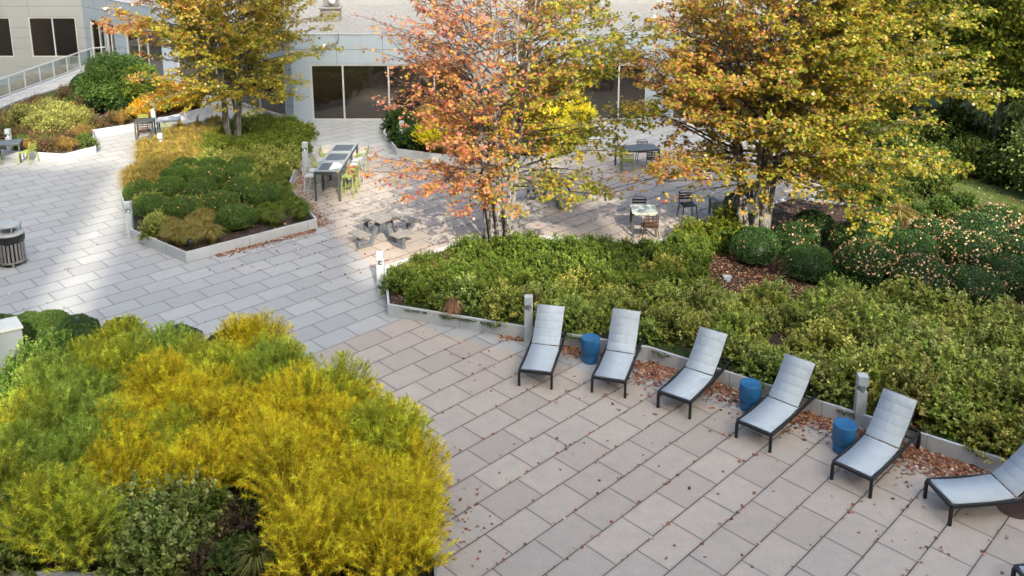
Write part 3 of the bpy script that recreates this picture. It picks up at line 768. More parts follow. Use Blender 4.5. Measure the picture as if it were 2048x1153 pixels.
def noise3(p, s, seed=0):
    """cheap smooth noise in about -1..1"""
    r_ = np.random.default_rng(seed); out = 0
    for k in range(5):
        w_ = r_.normal(size=3)*s*(1+.6*k); out = out+np.sin(p @ w_+r_.uniform(0, 6.3))/(1+.5*k)
    return out/2.2

def maple(name, base, H, stems, lean, ctr, rad, zlow, colfn, densfn, seed, label, leafsize=.085, dz=.24, lpt=15, spread=.34, trunk_r=.085, sz=.2, dropz=-.1):
    random.seed(seed); rg = np.random.default_rng(seed)
    r = empty(name, (base[0], base[1], sz), label=label, cat='tree', group='autumn maples')
    base = np.array([base[0], base[1], 0.0])
    tb = MB(); bb = MB(); lf = MB()
    ctr = np.array(ctr, float); rad = np.array(rad, float)
    LP = []; LD = []
    def inside(p):
        q = (p-ctr)/rad; z = p[2]
        k = q[0]**2+q[1]**2
        prof = 1.0 if z < ctr[2] else max(.05, 1-((z-ctr[2])/rad[2])**2)
        if z < ctr[2]: prof = max(.15, 1-.5*((ctr[2]-z)/max(.3, ctr[2]-zlow))**2)
        n_ = 1+.28*noise3(p[None]*1.0, .9, seed)[0]
        return k < prof*n_*n_
    for k in range(stems):
        a = 2*math.pi*k/stems+random.uniform(-.3, .3); rr = spread*random.uniform(.35, 1)
        p0 = np.array([math.cos(a)*rr*.55, math.sin(a)*rr*.5, 0]); h = H*random.uniform(.82, 1.05)
        dl = lean*random.uniform(.35, 1.1)
        n = 14; pts = []
        for i in range(n+1):
            t = i/n; out_ = rr*.55+dl*(t**1.25)
            pts.append([math.cos(a)*out_+.05*math.sin(3*t+k)+random.gauss(0, .025), math.sin(a)*out_*.9+random.gauss(0, .025), h*t])
        pts = np.array(pts); pts[0] = p0-[0, 0, .05]
        r0 = trunk_r*random.uniform(.75, 1.15)
        rads = r0*(1-np.linspace(0, 1, n+1)**1.1*.88); rads[0] *= 1.25
        tb.tube(pts, rads, n=9)
        z = zlow+random.uniform(0, .5); az = random.uniform(0, 6.3)
        while z < h-.25:
            t = z/h; i = min(n-1, int(t*n)); f = t*n-i; p = pts[i]*(1-f)+pts[i+1]*f; rb = rads[i]
            az += 2.4+random.uniform(-.5, .5)
            # bias away from the middle of the clump
            az2 = az if random.random() < .45 else a+random.gauss(0, .8)
            inc = random.uniform(.25, .75) if z > zlow+1 else random.uniform(.0, .35)
            d = np.array([math.cos(az2)*math.cos(inc), math.sin(az2)*math.cos(inc), math.sin(inc)])
            L = .5
            while L < 6.5 and inside(p+d*L*np.array([1, 1, .75])): L += .25
            L *= random.uniform(.6, .95)
            if L > .45:
                bp = curve_branch(p, d, L, -.28 if z < zlow+1.5 else -.10, .115, 7)
                br = max(.007, min(rb*.55, .006+L*.0085))
                bb.tube(bp, np.linspace(br, .004, len(bp)), n=5, caps=False)
                s = .28 if L > .8 else .1
                while s < L:
                    q = s/L*7; i2 = min(6, int(q)); p2 = bp[i2]+(bp[i2+1]-bp[i2])*(q-i2)
                    dd = unit(bp[i2+1]-bp[i2]); side = 1 if random.random() < .5 else -1
                    yaw = side*random.uniform(.5, 1.15)
                    cx_, sx_ = math.cos(yaw), math.sin(yaw)
                    d2 = np.array([dd[0]*cx_-dd[1]*sx_, dd[0]*sx_+dd[1]*cx_, dd[2]*.5+random.gauss(.02, .16)])
                    L2 = min(1.0, .25+.45*(L-s))*random.uniform(.6, 1.15)
                    tp = curve_branch(p2, d2, L2, dropz, .11, 4)
                    bb.tube(tp, np.linspace(.0055, .002, 5), n=3, caps=False)
                    dn = densfn(base+tp[2]+np.array([0, 0, sz]))
                    m_ = rg.poisson(max(.01, lpt*dn*(L2/.5)))
                    if m_:
                        tt = (rg.uniform(.05, 1, m_)**.7*1.08)*4; ii = np.minimum(3, tt.astype(int))
                        pp = tp[ii]+(tp[ii+1]-tp[ii])*(tt-ii)[:, None]+rg.normal(0, .045, (m_, 3))*[1, 1, .6]
                        LP.append(pp); LD.append(np.tile(unit(tp[-1]-tp[0]), (m_, 1)))
                    s += random.uniform(.15, .30)
                # spray of leaves closing the branch end
                m_ = rg.poisson(max(.01, lpt*1.6*densfn(base+bp[-1]+np.array([0, 0, sz]))))
                if m_:
                    LP.append(bp[-1]+rg.normal(0, .13, (m_, 3))*[1, 1, .5]); LD.append(np.tile(unit(bp[-1]-bp[-2]), (m_, 1)))
            z += dz*random.uniform(.6, 1.4)
    LP = np.concatenate(LP); LD = np.concatenate(LD); n = len(LP)
    D = unit(LD*.6+rg.normal(0, .6, (n, 3))+[0, 0, -.35]); N = unit(rg.normal(0, .55, (n, 3))+[0, -.25, 1.0])
    P = LP+D*.02
    leaves(lf, P, D, N, leafsize*rg.uniform(.6, 1.25, n), colfn(P+base+[0, 0, sz], rg), MAPLE)
    tb.build('trunk', M['bark'], parent=r); bb.build('branches', M['twig'], parent=r)
    lf.build('crown', M['maple'], parent=r)
    print(name, 'leaves', n)
    return r

def blend(P, rg, fns, cols):
    """choose per-leaf colour by smooth patches: fns give unnormalised weights"""
    W = np.stack([np.maximum(1e-3, f) for f in fns], 1); W /= W.sum(1, keepdims=True)
    u_ = rg.random(len(P)); idx = (np.cumsum(W, 1) < u_[:, None]).sum(1).clip(0, len(cols)-1)
    c = np.array(cols)[idx]
    return np.clip(c*(1+rg.normal(0, .12, (len(P), 1)))*(1+rg.normal(0, .07, (len(P), 3))), .01, .9)
RED = (.42, .11, .08); CORAL = (.54, .24, .15); ORANGE = (.54, .28, .085); GOLD = (.54, .38, .06); YOL = (.43, .38, .045); OLIVE = (.30, .31, .035); GREEN = (.18, .25, .03); PALE = (.75, .62, .50)
AC = [RED, CORAL, ORANGE, GOLD, YOL, OLIVE, GREEN, PALE]
def col_t2(P, rg):
    n1 = noise3(P, 1.1, 1); n2 = noise3(P, 2.4, 2); x = P[:, 0]+.33; z = P[:, 2]
    g = np.clip((x-.1)*.75+.5*n1-.12*(z-4), -1.5, 2.2)
    return blend(P, rg, [.24-.22*g+.22*n2, .85-.65*g+.2*n2, .9-.45*g+.3*n1, .42+.1*g, .3+.65*g, .18+.95*g-.2*n2, .02+.6*g, .03+0*g], AC)
def col_t3(P, rg):
    n1 = noise3(P, 1.1, 5); n2 = noise3(P, 2.2, 6); x = P[:, 0]-7; y = P[:, 1]-24
    g = np.clip(.35+.22*x+.7*n1, -1, 2); edge = np.clip((x-2.2)*.3-(y)*.12, 0, 1)  # edge adds pale leaves at the right: leaf backs and glints put in colour
    return blend(P, rg, [.05-.06*g+.07*n2, .24-.27*g+.15*n2+.10*edge, .42-.4*g+.28*n2+.12*edge+.75*np.clip((.8-x)*.5, 0, 1), .5-.05*g, .75+.5*g, .55+1.0*g, .25+.6*g, .03+.2*edge], [tuple(np.array(q_)*.97) for q_ in AC])
def col_t1(P, rg):
    n1 = noise3(P, 1.0, 9); n2 = noise3(P, 2.0, 10); x = P[:, 0]+10.94; z = P[:, 2]
    g = np.clip(.75-.28*(z-3.2)+.55*n1+.08*x, -1, 2); l = np.clip((-x-1.7)*.6, 0, 1)
    return blend(P, rg, [.02+.18*l, .06+.5*l-.05*g, .25-.15*g+.7*l+.2*n2, .7-.5*l, .85+.5*g-.5*l, .55+.7*g-.4*l, .25+.35*g-.2*l, .01+0*g], AC)
def dens_t2(p):
    x = p[0]+.33; z = p[2]; d = .95
    if z > 4.0: d = .75
    if z > 4.0 and x < .3: d = .5
    if z > 5.2 and x < .8: d = .42
    if x > .9 and z < 5: d = 1.3
    if x > .5 and z < 2.1: d = .35
    if x < -2.0 and z < 2.1: d *= .6
    rr = math.hypot(x, p[1]-23.33)
    if rr < 1.1: d *= .7
    if rr < 1.1 and z < 2.5: d *= .35
    if z < 3.9 and x < -1.5: d = .8
    if x < -2.2 and z > 3.2: d *= .45
    return d*(1+.5*noise3(p[None], 1.6, 3)[0])
maple('maple_tree', (-.33, 23.33), 8.4, 8, 1.15, (.35, -.1, 3.3), (4.3, 3.2, 5.6), 1.45, col_t2, dens_t2, 21,
      'multi-stemmed maple with red and orange leaves in the middle of the picture', .089, .25, 16, .62, .088)
maple('maple_tree', (7.02, 24.11), 8.6, 9, 1.5, (2.2, -.6, 3.5), (7.0, 3.7, 6.2), 1.35, col_t3,
      lambda p: (.9 if p[0] < 8.2 else 1.4)*(1+.45*noise3(p[None], 1.3, 4)[0])*(1.1 if p[2] < 3.6 else 1)*(.35 if math.hypot(p[0]-7, p[1]-24.1) < 1.3 else 1)*(.25 if p[2] < 2.35 and p[0] < 8.3 else 1), 33,
      'wide golden and orange maple with pale trunks at the right', .090, .18, 19, .75, .095)
maple('maple_tree', (-10.94, 33.77), 8.4, 7, 1.2, (.0, 0, 3.6), (4.2, 3.6, 5.6), 1.7, col_t1,
      lambda p: 1.0*(1+.35*noise3(p[None], 1.3, 8)[0]), 45,
      'golden yellow maple in the far left planter', .095, .215, 16, .5, .072)

# ------------------------------------------------------------------ shrub prototypes (meshes are shared by the copies)
def dome(n, rg, rx, h, lo=.05, shell=.25):
    """points through the outer shell of a half ellipsoid"""
    d = unit(rg.normal(size=(n, 3))); d[:, 2] = np.abs(d[:, 2])*1.0
    k = 1-shell*rg.random(n)**1.4
    lump = 1+.13*noise3(d*2.2, 1.4, int(rg.integers(999)))
    return d*np.array([rx, rx, h])*(k*lump)[:, None]+[0, 0, lo], d

def shoots(mb, n, rg, rx, h, leafn, ls, cols_low, cols_tip, shape=OVAL, up=.55, stems=True, w=None):
    """a shrub of upright leafy shoots ending on a lumpy dome"""
    tips, d = dome(n, rg, rx, h, 0, .35)
    base = tips*np.array([.35, .35, 0])+rg.normal(0, .04, (n, 3))*[1, 1, 0]; base[:, 2] = .0
    if stems:
        for i in range(0, n, max(1, n//45)):
            mb.tube([base[i], (base[i]+tips[i])/2+[0, 0, .05], tips[i]], [.006, .004, .002], n=3, caps=False, col=(.10, .07, .04))
    k = leafn; t = rg.uniform(.45, 1.05, (n, k)); ax = unit(tips-base+[0, 0, up*.5])
    P = base[:, None]+(tips-base)[:, None]*t[..., None]
    P = P.reshape(-1, 3)+rg.normal(0, ls*.35, (n*k, 3))
    A = np.repeat(ax, k, 0); side = unit(rg.normal(size=(n*k, 3)))
    D = unit(A*.8+side*1.0); N = unit(side*-.2+A*.6+[0, 0, .9]+rg.normal(0, .3, (n*k, 3)))
    tt = np.clip((t.reshape(-1)-.45)/.55, 0, 1)**1.6; 
    sh = np.repeat(rg.normal(1, .13, n), k)
    lo = np.array(cols_low)[rg.integers(0, len(cols_low), n*k)]; hi = np.array(cols_tip)[np.repeat(rg.integers(0, len(cols_tip), n), k)]
    c = (lo*(1-tt[:, None])+hi*tt[:, None])*sh[:, None]*(1+rg.normal(0, .14, (n*k, 1)))
    leaves(mb, P, D, N, ls*rg.uniform(.65, 1.3, n*k), np.clip(c, .004, .9), shape)

PROTO = {}
def proto(kind, mb, mat):
    me = mb.build('proto', mat); PROTO.setdefault(kind, []).append(me.data); bpy.data.objects.remove(me)
cnt = {}
def put(kind, name, x, y, z, s, label, cat, group, color=(1, 1, 1), rz=None, sz=None):
    me = PROTO[kind]; i = cnt.get(kind, 0); cnt[kind] = i+1
    o = bpy.data.objects.new(name, me[i % len(me)]); C.objects.link(o)
    o.location = (x, y, z); o.rotation_euler = (0, 0, random.uniform(0, 6.28) if rz is None else rz)
    o.scale = (s, s, sz or s*random.uniform(.9, 1.12)); o.color = (*color, 1)
    return tag(o, label, cat, group, 'thing')

for k in range(4):       # yellow-green front shrub
    rg = np.random.default_rng(100+k); mb = MB()
    shoots(mb, 190, rg, .55, .66, 34, .046, [(.035, .06, .010), (.06, .085, .014)], [(.33, .37, .075), (.24, .31, .05), (.46, .47, .14)])
    proto('lime', mb, M['leaf'])
for k in range(4):       # deeper green upright shrub
    rg = np.random.default_rng(200+k); mb = MB()
    shoots(mb, 190, rg, .6, .74, 34, .05, [(.022, .045, .008), (.035, .06, .010)], [(.14, .22, .03), (.10, .18, .024), (.21, .26, .045)])
    proto('green', mb, M['leaf'])
for k in range(3):       # clipped round bush
    rg = np.random.default_rng(300+k); mb = MB()
    n = 13000
    d = unit(rg.normal(size=(n, 3))); d[:, 2] = np.where(d[:, 2] < -.35, -d[:, 2], d[:, 2])
    se = np.abs(d)**.85*np.sign(d); lump = 1+.10*noise3(d*2, 1.3, 30+k)+.045*noise3(d*5, 2, 31+k)
    P = unit(se)*lump[:, None]*np.array([.62, .62, .46])*(1-.07*rg.random((n, 1)))+[0, 0, .42]
    c = palette(n, [(.038, .085, .02), (.06, .12, .025), (.03, .07, .02), (.11, .18, .035)], [4, 3, 3, 1], .25, rg)
    leaves(mb, P, unit(d+rg.normal(0, .8, (n, 3))), unit(d+rg.normal(0, .5, (n, 3))), .03*rg.uniform(.7, 1.3, n), c, DIAM)
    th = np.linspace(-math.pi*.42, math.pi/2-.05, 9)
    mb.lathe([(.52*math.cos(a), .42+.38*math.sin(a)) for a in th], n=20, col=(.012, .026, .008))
    proto('box', mb, M['box'])
def blue_mesh(seed, green, tip, nst=200, nn=85, r=.66, h=1.0):
    rg = np.random.default_rng(seed); mb = MB()
    a = rg.uniform(0, 6.283, nst); lean = rg.random(nst)**.6
    hh = h*(1-.42*lean**2)*rg.uniform(.68, 1.16, nst)
    tips = np.stack([np.cos(a)*r*lean, np.sin(a)*r*lean, hh], 1); base = np.stack([np.cos(a)*.14*lean, np.sin(a)*.14*lean, 0*a], 1)
    midp = base*.4+tips*.6; midp[:, :2] = base[:, :2]*.65+tips[:, :2]*.35; midp[:, 2] = hh*.62
    for i in range(0, nst, 3): mb.tube([base[i], midp[i], tips[i]], [.004, .003, .0015], n=3, caps=False, col=(.16, .13, .04))
    t = rg.uniform(.28, 1.0, (nst, nn)); t[:, :14] = rg.uniform(.9, 1.0, (nst, 14)); t_ = t[..., None]
    P = (base[:, None]*(1-t_)**2+2*midp[:, None]*t_*(1-t_)+tips[:, None]*t_**2).reshape(-1, 3); m_ = nst*nn
    ax = unit((2*(midp-base)[:, None]*(1-t_)+2*(tips-midp)[:, None]*t_).reshape(-1, 3))
    D = unit(ax*.75+unit(rg.normal(size=(m_, 3)))*.95); N = unit(rg.normal(size=(m_, 3))+[0, -.3, .8])
    tt = t.reshape(-1)[:, None]**1.2; stc = np.repeat(rg.normal(1, .24, nst).clip(.45, 1.6), nn)[:, None]
    yt = np.repeat(rg.random(nst), nn)[:, None]
    tipc = np.array(tip[0])*(1-yt)+np.array(tip[1])*yt
    c = (np.array(green)*(1-tt)+tipc*tt)*stc*(1+rg.normal(0, .15, (m_, 1)))  # lower foliage darkened so the gaps between plumes look shaded
    leaves(mb, P, D, N, .075*rg.uniform(.6, 1.25, m_), np.clip(c, .004, .95), NEED*[1.15, 1])
    return mb
for k in range(3): proto('gold', blue_mesh(400+k, (.085, .09, .010), ((1.0, .74, .035), (.74, .68, .04))), M['leaf'])
for k in range(3): proto('ygreen', blue_mesh(410+k, (.05, .075, .010), ((.72, .68, .05), (.36, .48, .06))), M['leaf'])
for k in range(3): proto('bgreen', blue_mesh(420+k, (.045, .075, .018), ((.30, .44, .06), (.46, .54, .09))), M['leaf'])
def grass_mesh(seed, n, r, h, cl, wd=.010, droop=.5):
    rg = np.random.default_rng(seed); mb = MB(); a = rg.uniform(0, 6.283, n); l = rg.random(n)**.7
    b0 = np.stack([np.cos(a)*r*.25*l, np.sin(a)*r*.25*l, 0*a], 1); hh = h*rg.uniform(.6, 1.1, n)
    k1 = b0+np.stack([np.cos(a)*r*.35*l, np.sin(a)*r*.35*l, hh*.7], 1); k2 = b0+np.stack([np.cos(a)*r*l, np.sin(a)*r*l, hh*(1-droop*l)], 1)
    s = np.stack([-np.sin(a), np.cos(a), 0*a], 1)*wd
    c = palette(n, cl, [1]*len(cl), .2, rg)
    mb.bulk(np.stack([b0-s, b0+s, k1+s*.8, k1-s*.8], 1), 4, c*.8); mb.bulk(np.stack([k1-s*.8, k1+s*.8, k2], 1), 3, c)
    return mb
for k in range(3): proto('tan_grass', grass_mesh(500+k, 700, .5, .75, [(.42, .30, .10), (.30, .24, .06), (.22, .22, .05), (.5, .33, .16)]), M['leaf'])
for k in range(3): proto('green_grass', grass_mesh(510+k, 800, .45, .6, [(.10, .17, .02), (.16, .22, .03), (.24, .24, .04), (.08, .12, .02)]), M['leaf'])
proto('rust_grass', grass_mesh(520, 500, .3, .5, [(.42, .22, .14), (.5, .30, .2), (.32, .16, .09)], .006, .9), M['leaf'])
for k in range(3):
    rg = np.random.default_rng(530+k); mb = MB()
    shoots(mb, 240, rg, .55, .55, 22, .04, [(.07, .055, .03), (.05, .045, .025)], [(.20, .12, .08), (.15, .13, .05), (.10, .08, .06), (.26, .16, .09)], DIAM)
    proto('brown', mb, M['leaf'])
for k in range(2):       # low dark green ground ivy patch
    rg = np.random.default_rng(540+k); mb = MB(); n = 1500
    a_ = rg.uniform(0, 6.283, n); r_ = .6*rg.random(n)**.6; P = np.stack([r_*np.cos(a_), r_*np.sin(a_), rg.random(n)*.12*(1-r_)+.01], 1)
    leaves(mb, P, unit(rg.normal(size=(n, 3))*[1, 1, .3]), unit(rg.normal(0, .4, (n, 3))+[0, 0, 1]), .06*rg.uniform(.6, 1.3, n), palette(n, [(.03, .09, .03), (.05, .12, .03), (.10, .14, .03), (.16, .08, .04)], [4, 4, 2, 1], .2, rg), OVAL)
    proto('ivy', mb, M['leaf'])
def bigbush(seed, rx, h, n, ls, low, tip, leafn=26):
    rg = np.random.default_rng(seed); mb = MB(); shoots(mb, n, rg, rx, h, leafn, ls, low, tip); return mb

Z0 = .2
def scatter(poly, pitch, inset, reject=None, jit=.38, seed=1):
    r_ = np.random.default_rng(seed); xs = [p[0] for p in poly]; ys = [p[1] for p in poly]; out = []
    y = min(ys); k = 0
    while y < max(ys):
        x = min(xs)+(pitch/2 if k % 2 else 0)
        while x < max(xs):
            px, py = x+r_.normal()*pitch*jit*.5, y+r_.normal()*pitch*jit*.5
            if inpoly(np.array([px]), np.array([py]), poly)[0] and edgedist(np.array([px]), np.array([py]), poly)[0] > inset and not (reject and reject(px, py)):
                out.append((px, py))
            x += pitch
        y += pitch*.866; k += 1
    return out

# --- big planter behind the loungers
BOXR = [(6.35, 21.8, 1.05), (7.45, 20.75, 1.02), (8.75, 20.5, 1.25), (9.75, 19.7, 1.2), (10.75, 19.3, 1.15), (11.75, 19.75, 1.1), (9.1, 21.9, 1.15), (10.2, 21.3, 1.2), (11.5, 21.0, 1.3), (12.7, 20.9, 1.2), (11.3, 22.4, 1.2), (12.6, 22.6, 1.3), (7.6, 22.5, 1.05), (13.9, 22.0, 1.3), (13.2, 19.7, 1.2), (10.0, 23.2, 1.1), (13.6, 23.6, 1.15), (12.6, 18.4, 1.0), (8.4, 23.3, .95)]
lab_box = ['dark green clipped bush at the foot of the golden maple trunks', 'round dark green bush standing apart just right of the maple trunks']
for i, (x, y, s) in enumerate(BOXR):
    put('box', 'clipped_bush', x, y, Z0-.02, s, lab_box[i] if i < 2 else 'dark green clipped bush sprinkled with pale fallen leaves in the cluster at the right', 'bush', 'leaf strewn clipped bushes at the right', (.8, .95, .95))
def near_box(x, y, f=.66): return any((x-a)**2+(y-b)**2 < (f*s+.28)**2 for a, b, s in BOXR)
def rej2(x, y):
    if near_box(x, y): return True
    if (x+.33)**2+(y-23.33)**2 < .6 or (x-7.02)**2+(y-24.11)**2 < .8: return True
    if x > 11.5 and y > 16.5: return True
    if x > 7.6 and y > 22.2: return True
    if 4.9 < x < 7.0 and 19.5 < y < 21.6: return True          # leafy opening
    
    if (x-3.6)**2+(y-16.95)**2 < .2: return True
    if (x-5.7)**2+(y-17.3)**2 < .35: return True
    if (x-5.1)**2+(y-19.6)**2 < .12: return True
    return y < 10.8 or x > 14
pts = scatter(P2, .62, .34, rej2, seed=3)
for x, y in pts:
    dfront = edgedist(np.array([x]), np.array([y]), P2[:4])[0]
    if y-.0*x > 20.9+.0 or (y > 20.2 and x < 3.5): 
        kind = 'green'; c = (1, 1, 1)
    elif y > 19.4 and x < 5: kind = 'green' if random.random() < .6 else 'lime'; c = (1.2, 1.1, 1)
    else: kind = 'lime'; c = tuple(np.array([1, 1, 1])*random.uniform(.82, 1.3)*np.array([random.uniform(.85, 1.12), 1, random.uniform(.8, 1.2)]))
    s = random.uniform(.66, 1.2); 
    if x > 6.2 and y < 18.5: s *= 1.35
    if kind == 'green': s *= .8 if y > 22.3 or x < 0 else .9
    if y > 22.6 and x < 4.1: s *= .75
    if y > 23 and x > 4.1: kind = 'green'; c = (1.5, 1.25, .8); s = .95
    if kind == 'green':
        put('green', 'green_shrub', x, y, Z0, s, 'mid green leafy shrub in the bed between the two maple trunks', 'shrub', 'green shrubs between the maple trunks', c)
    else:
        put('lime', 'yellow_green_shrub', x, y, Z0, s*.95, 'yellow-green leafy shrub in the mass behind the loungers', 'shrub', 'yellow-green shrubs behind the loungers', c)
for x, y, s in [(-2.6, 20.9, .6), (-2.3, 21.6, .7), (-2.75, 20.3, .5), (-1.9, 21.0, .6), (-1.5, 22.0, .6), (-2.0, 19.6, .55)]:
    put('brown', 'reddish_perennial', x, y, Z0, s, 'low reddish brown perennial at the left tip of the big planter', 'plant', 'reddish perennials at the planter tip', (1.5, 1.4, .8))
put('rust_grass', 'dried_grass_tuft', -1.35, 18.85, .2, 1.0, 'tuft of dry pinkish grass hanging over the curb left of the bollard', 'grass tuft', None)
for i in range(34):
    t = i/33; x = -2.3+t*10.4; y = (19.1-(x+2.92)*.358 if x < 2.86 else 17.14-(x-2.86)*.7256)+.42
    put('ivy', 'ground_ivy', x+random.gauss(0, .08), y+random.gauss(0, .06), .22, random.uniform(.42, .6), 'low green ivy patch along the curb behind the loungers', 'ivy', 'ivy along the curb')
put('tan_grass', 'ornamental_grass', 11.3, 24.6, .1, 1.25, 'tall tan grass clump behind the leaf strewn bushes', 'grass clump', None, (.75, .8, .8))
for x, y, s in [(13.2, 25.9, .9), (14.3, 26.6, .8), (12.3, 25.6, .8), (15.2, 25.5, .7), (12.0, 26.8, .9)]:
    put('green', 'low_shrub', x, y, .1, s, 'low dark shrub at the edge of the sunlit lawn', 'shrub', 'low shrubs by the lawn', (.7, .8, 1))

# --- round bush planter (left centre)
B1 = [(-8.05, 24.45, 1.12), (-9.85, 25.15, 1.08), (-10.85, 25.45, 1.0), (-8.9, 25.7, 1.12), (-7.75, 26.3, 1.05), (-11.85, 26.9, .92), (-10.9, 27.0, 1.0), (-9.85, 26.7, 1.05), (-8.75, 27.2, 1.05), (-11.2, 28.3, 1.02), (-10.1, 28.1, 1.0), (-9.2, 28.5, .95), (-10.4, 29.4, 1.0), (-11.4, 29.7, .9), (-9.5, 29.9, .9)]
for i, (x, y, s) in enumerate(B1):
    put('box', 'clipped_bush', x, y, Z0-.03, s*.88, 'round clipped green bush nearest the front corner of its planter' if i == 0 else 'round clipped green bush in the cluster left of the front corner', 'bush', 'clipped bushes in the left planter', tuple(np.array([1.9, 1.65, 1.0])*random.uniform(.85, 1.12)))
def rej1(x, y): return any((x-a)**2+(y-b)**2 < (.6*s+.05)**2 for a, b, s in B1) or (x+10.94)**2+(y-33.77)**2 < .3
for x, y in scatter(P1, .54, .2, rej1, seed=5):
    if x < -12.0 or (x < -11.6 and y < 31.5): put('tan_grass', 'ornamental_grass', x, y, Z0, random.uniform(.9, 1.15), 'golden ornamental grass on the left flank of the round bush planter', 'grass clump', 'golden grasses by the clipped bushes', (1.05, 1.1, .8))
    elif y < 24.9 and x < -8.2 and x > -9.9: put('tan_grass', 'ornamental_grass', x, y, Z0, .8, 'tawny grass in the front corner of the round bush planter', 'grass clump', 'tawny grasses at the planter corner', (.85, .95, .8))
    elif x > -8.3 and y < 29.5: put('green_grass', 'ornamental_grass', x, y, Z0, random.uniform(.7, .9), 'soft green grass at the right side of the round bush planter', 'grass clump', 'green grasses right of the clipped bushes')
    elif y < 31.8: put('lime', 'leafy_shrub', x, y, Z0, random.uniform(.75, .95), 'yellow-green shrub behind the clipped round bushes', 'shrub', 'shrubs behind the clipped bushes', (1, 1, 1))
    else: put('green', 'leafy_shrub', x, y, Z0, random.uniform(.8, 1.05), 'bright green shrub around the golden maple trunk', 'shrub', 'green shrubs under the golden maple', (1.25, 1.1, .9))
for x, y in [(-9.6, 23.55), (-9.2, 23.3), (-8.85, 23.0), (-9.3, 23.9)]:
    put('tan_grass', 'ornamental_grass', x, y, Z0, .72, 'tawny grass in the front corner of the round bush planter', 'grass clump', 'tawny grasses at the planter corner', (.8, .95, .8))

# --- foreground planter
def rej3(x, y): return x < -12.2 or y < 9.6 or (y > 12.2 and random.random() < .06)
for x, y in scatter(P3, .54, .15, rej3, jit=.6, seed=11):
    k = None; s = random.uniform(.8, 1.22)
    if x < -9.6 and 14.6 < y < 17.0: continue
    if x < -9.0 and y > 16.6: put('box', 'clipped_bush', x, y, Z0-.1, .8, 'dark green clipped bush at the back edge of the foreground planter', 'bush', 'clipped bushes edging the foreground planter', (1.5, 1.3, .9)); continue
    if y > 17.0: continue
    if x < -8.6 and y > 13.0: put('green', 'leafy_shrub', x, y, Z0, 1.1, 'green leafy shrub at the left of the foreground planter', 'shrub', 'green shrubs at the left foreground', (1.2, 1.3, 1.3)); continue
    if x < -4.75 and y < 11.75 and not (-6.9 < x < -5.9 and y < 11.4): put('lime', 'leafy_shrub', x, y, Z0, 1.2, 'pale leaved shrub in the bottom left corner', 'shrub', 'pale shrubs in the bottom left corner', (.9, .95, 1.1)); continue
    if -4.9 < x < -3.0 and y < 12.1 and random.random() < .45:
        put('green', 'withered_perennial', x, y, Z0, random.uniform(.6, .85), 'dusky green perennial in the hollow between golden shrubs', 'plant', 'dusky perennials in the foreground', (.8, .8, 1)); continue
    if -4.9 < x < -3.0 and y < 12.1: 
        put('brown', 'withered_perennial', x, y, Z0, random.uniform(.7, 1.05), 'dark withered perennial in the hollow between golden shrubs', 'plant', 'withered perennials in the foreground', (.8, .8, .75)); continue
    nz = noise3(np.array([[x, y, 0.]]), .9, 77)[0]+random.gauss(0, .22)
    if y > 14.6: kind = 'bgreen' if nz > -.25 else ('ygreen' if nz > -.7 else 'gold')
    elif y > 13.4: kind = 'ygreen' if nz > .1 else ('bgreen' if nz > -.25 and x < -4 else 'gold')
    else: kind = 'gold' if nz > -.38 else 'ygreen'
    if x < -6.6 and y > 11.9: kind = 'ygreen' if nz > -.1 else 'bgreen'
    if x > -2.6 and y > 12.6 and nz > .2: kind = 'ygreen'
    lb = {'gold': ('golden yellow feathery shrub in the foreground mass', 'golden feathery shrubs'), 'ygreen': ('yellow-green feathery shrub in the foreground mass', 'yellow-green feathery shrubs'), 'bgreen': ('cool green feathery shrub at the back of the foreground mass', 'cool green feathery shrubs')}[kind]
    if y > 15.3: s *= .8
    put(kind, 'feathery_shrub', x, y, Z0, s, lb[0], 'shrub', lb[1], tuple(np.array([1, 1, 1])*random.uniform(.88, 1.12)))
for x, y in [(-1.55, 12.7), (-1.45, 12.0), (-1.95, 13.5), (-1.5, 11.3), (-1.4, 10.7), (-2.7, 14.3), (-1.9, 11.0)]:
    put('gold', 'feathery_shrub', x, y, Z0, random.uniform(.85, 1.0), 'golden yellow feathery shrub in the foreground mass', 'shrub', 'golden feathery shrubs')
for x, y in [(-5.1, 16.5), (-5.9, 16.8), (-7.0, 17.05), (-8.3, 17.25), (-9.3, 17.4)]:
    put('box', 'clipped_bush', x, y, Z0-.05, .75, 'dark green clipped bush at the back edge of the foreground planter', 'bush', 'clipped bushes edging the foreground planter', (.9, 1, .9))
put('green_grass', 'ornamental_grass', -3.6, 10.75, Z0, .9, 'gray-green grass tuft in the hollow at the bottom of the picture', 'grass clump', None, (1.3, 1.0, 1.8))
put('gold', 'feathery_shrub', -14.35, 22.55, 0.0, 1.0, 'golden feathery shrub poking in beside the litter bin', 'shrub', None)

# --- upper left planter
for k in range(3): proto('big_lime', bigbush(600+k, .9, 1.05, 420, .06, [(.05, .065, .012), (.07, .09, .02)], [(.36, .38, .09), (.28, .32, .07), (.44, .43, .15)]), M['leaf'])
for i, (x, y, s) in enumerate([(-19.6, 35.6, 1.0), (-18.7, 35.0, .9), (-20.5, 36.3, 1.0), (-19.0, 36.4, 1.05), (-21.3, 37.3, .95), (-19.8, 37.6, 1.0), (-18.3, 36.3, .85), (-20.7, 38.6, .9)]):
    put('big_lime', 'rounded_shrub', x, y, Z0, s, 'pale olive rounded shrub in the clump left of the tall green bush', 'shrub', 'pale olive shrubs left of the tall green bush')
rg = np.random.default_rng(640); mb = MB()
n_ = 1500
tips, d = dome(n_, rg, 1.75, 1.7, 0, .5)
lf_ = 16
P = np.repeat(tips, lf_, 0)+rg.normal(0, .10, (n_*lf_, 3))
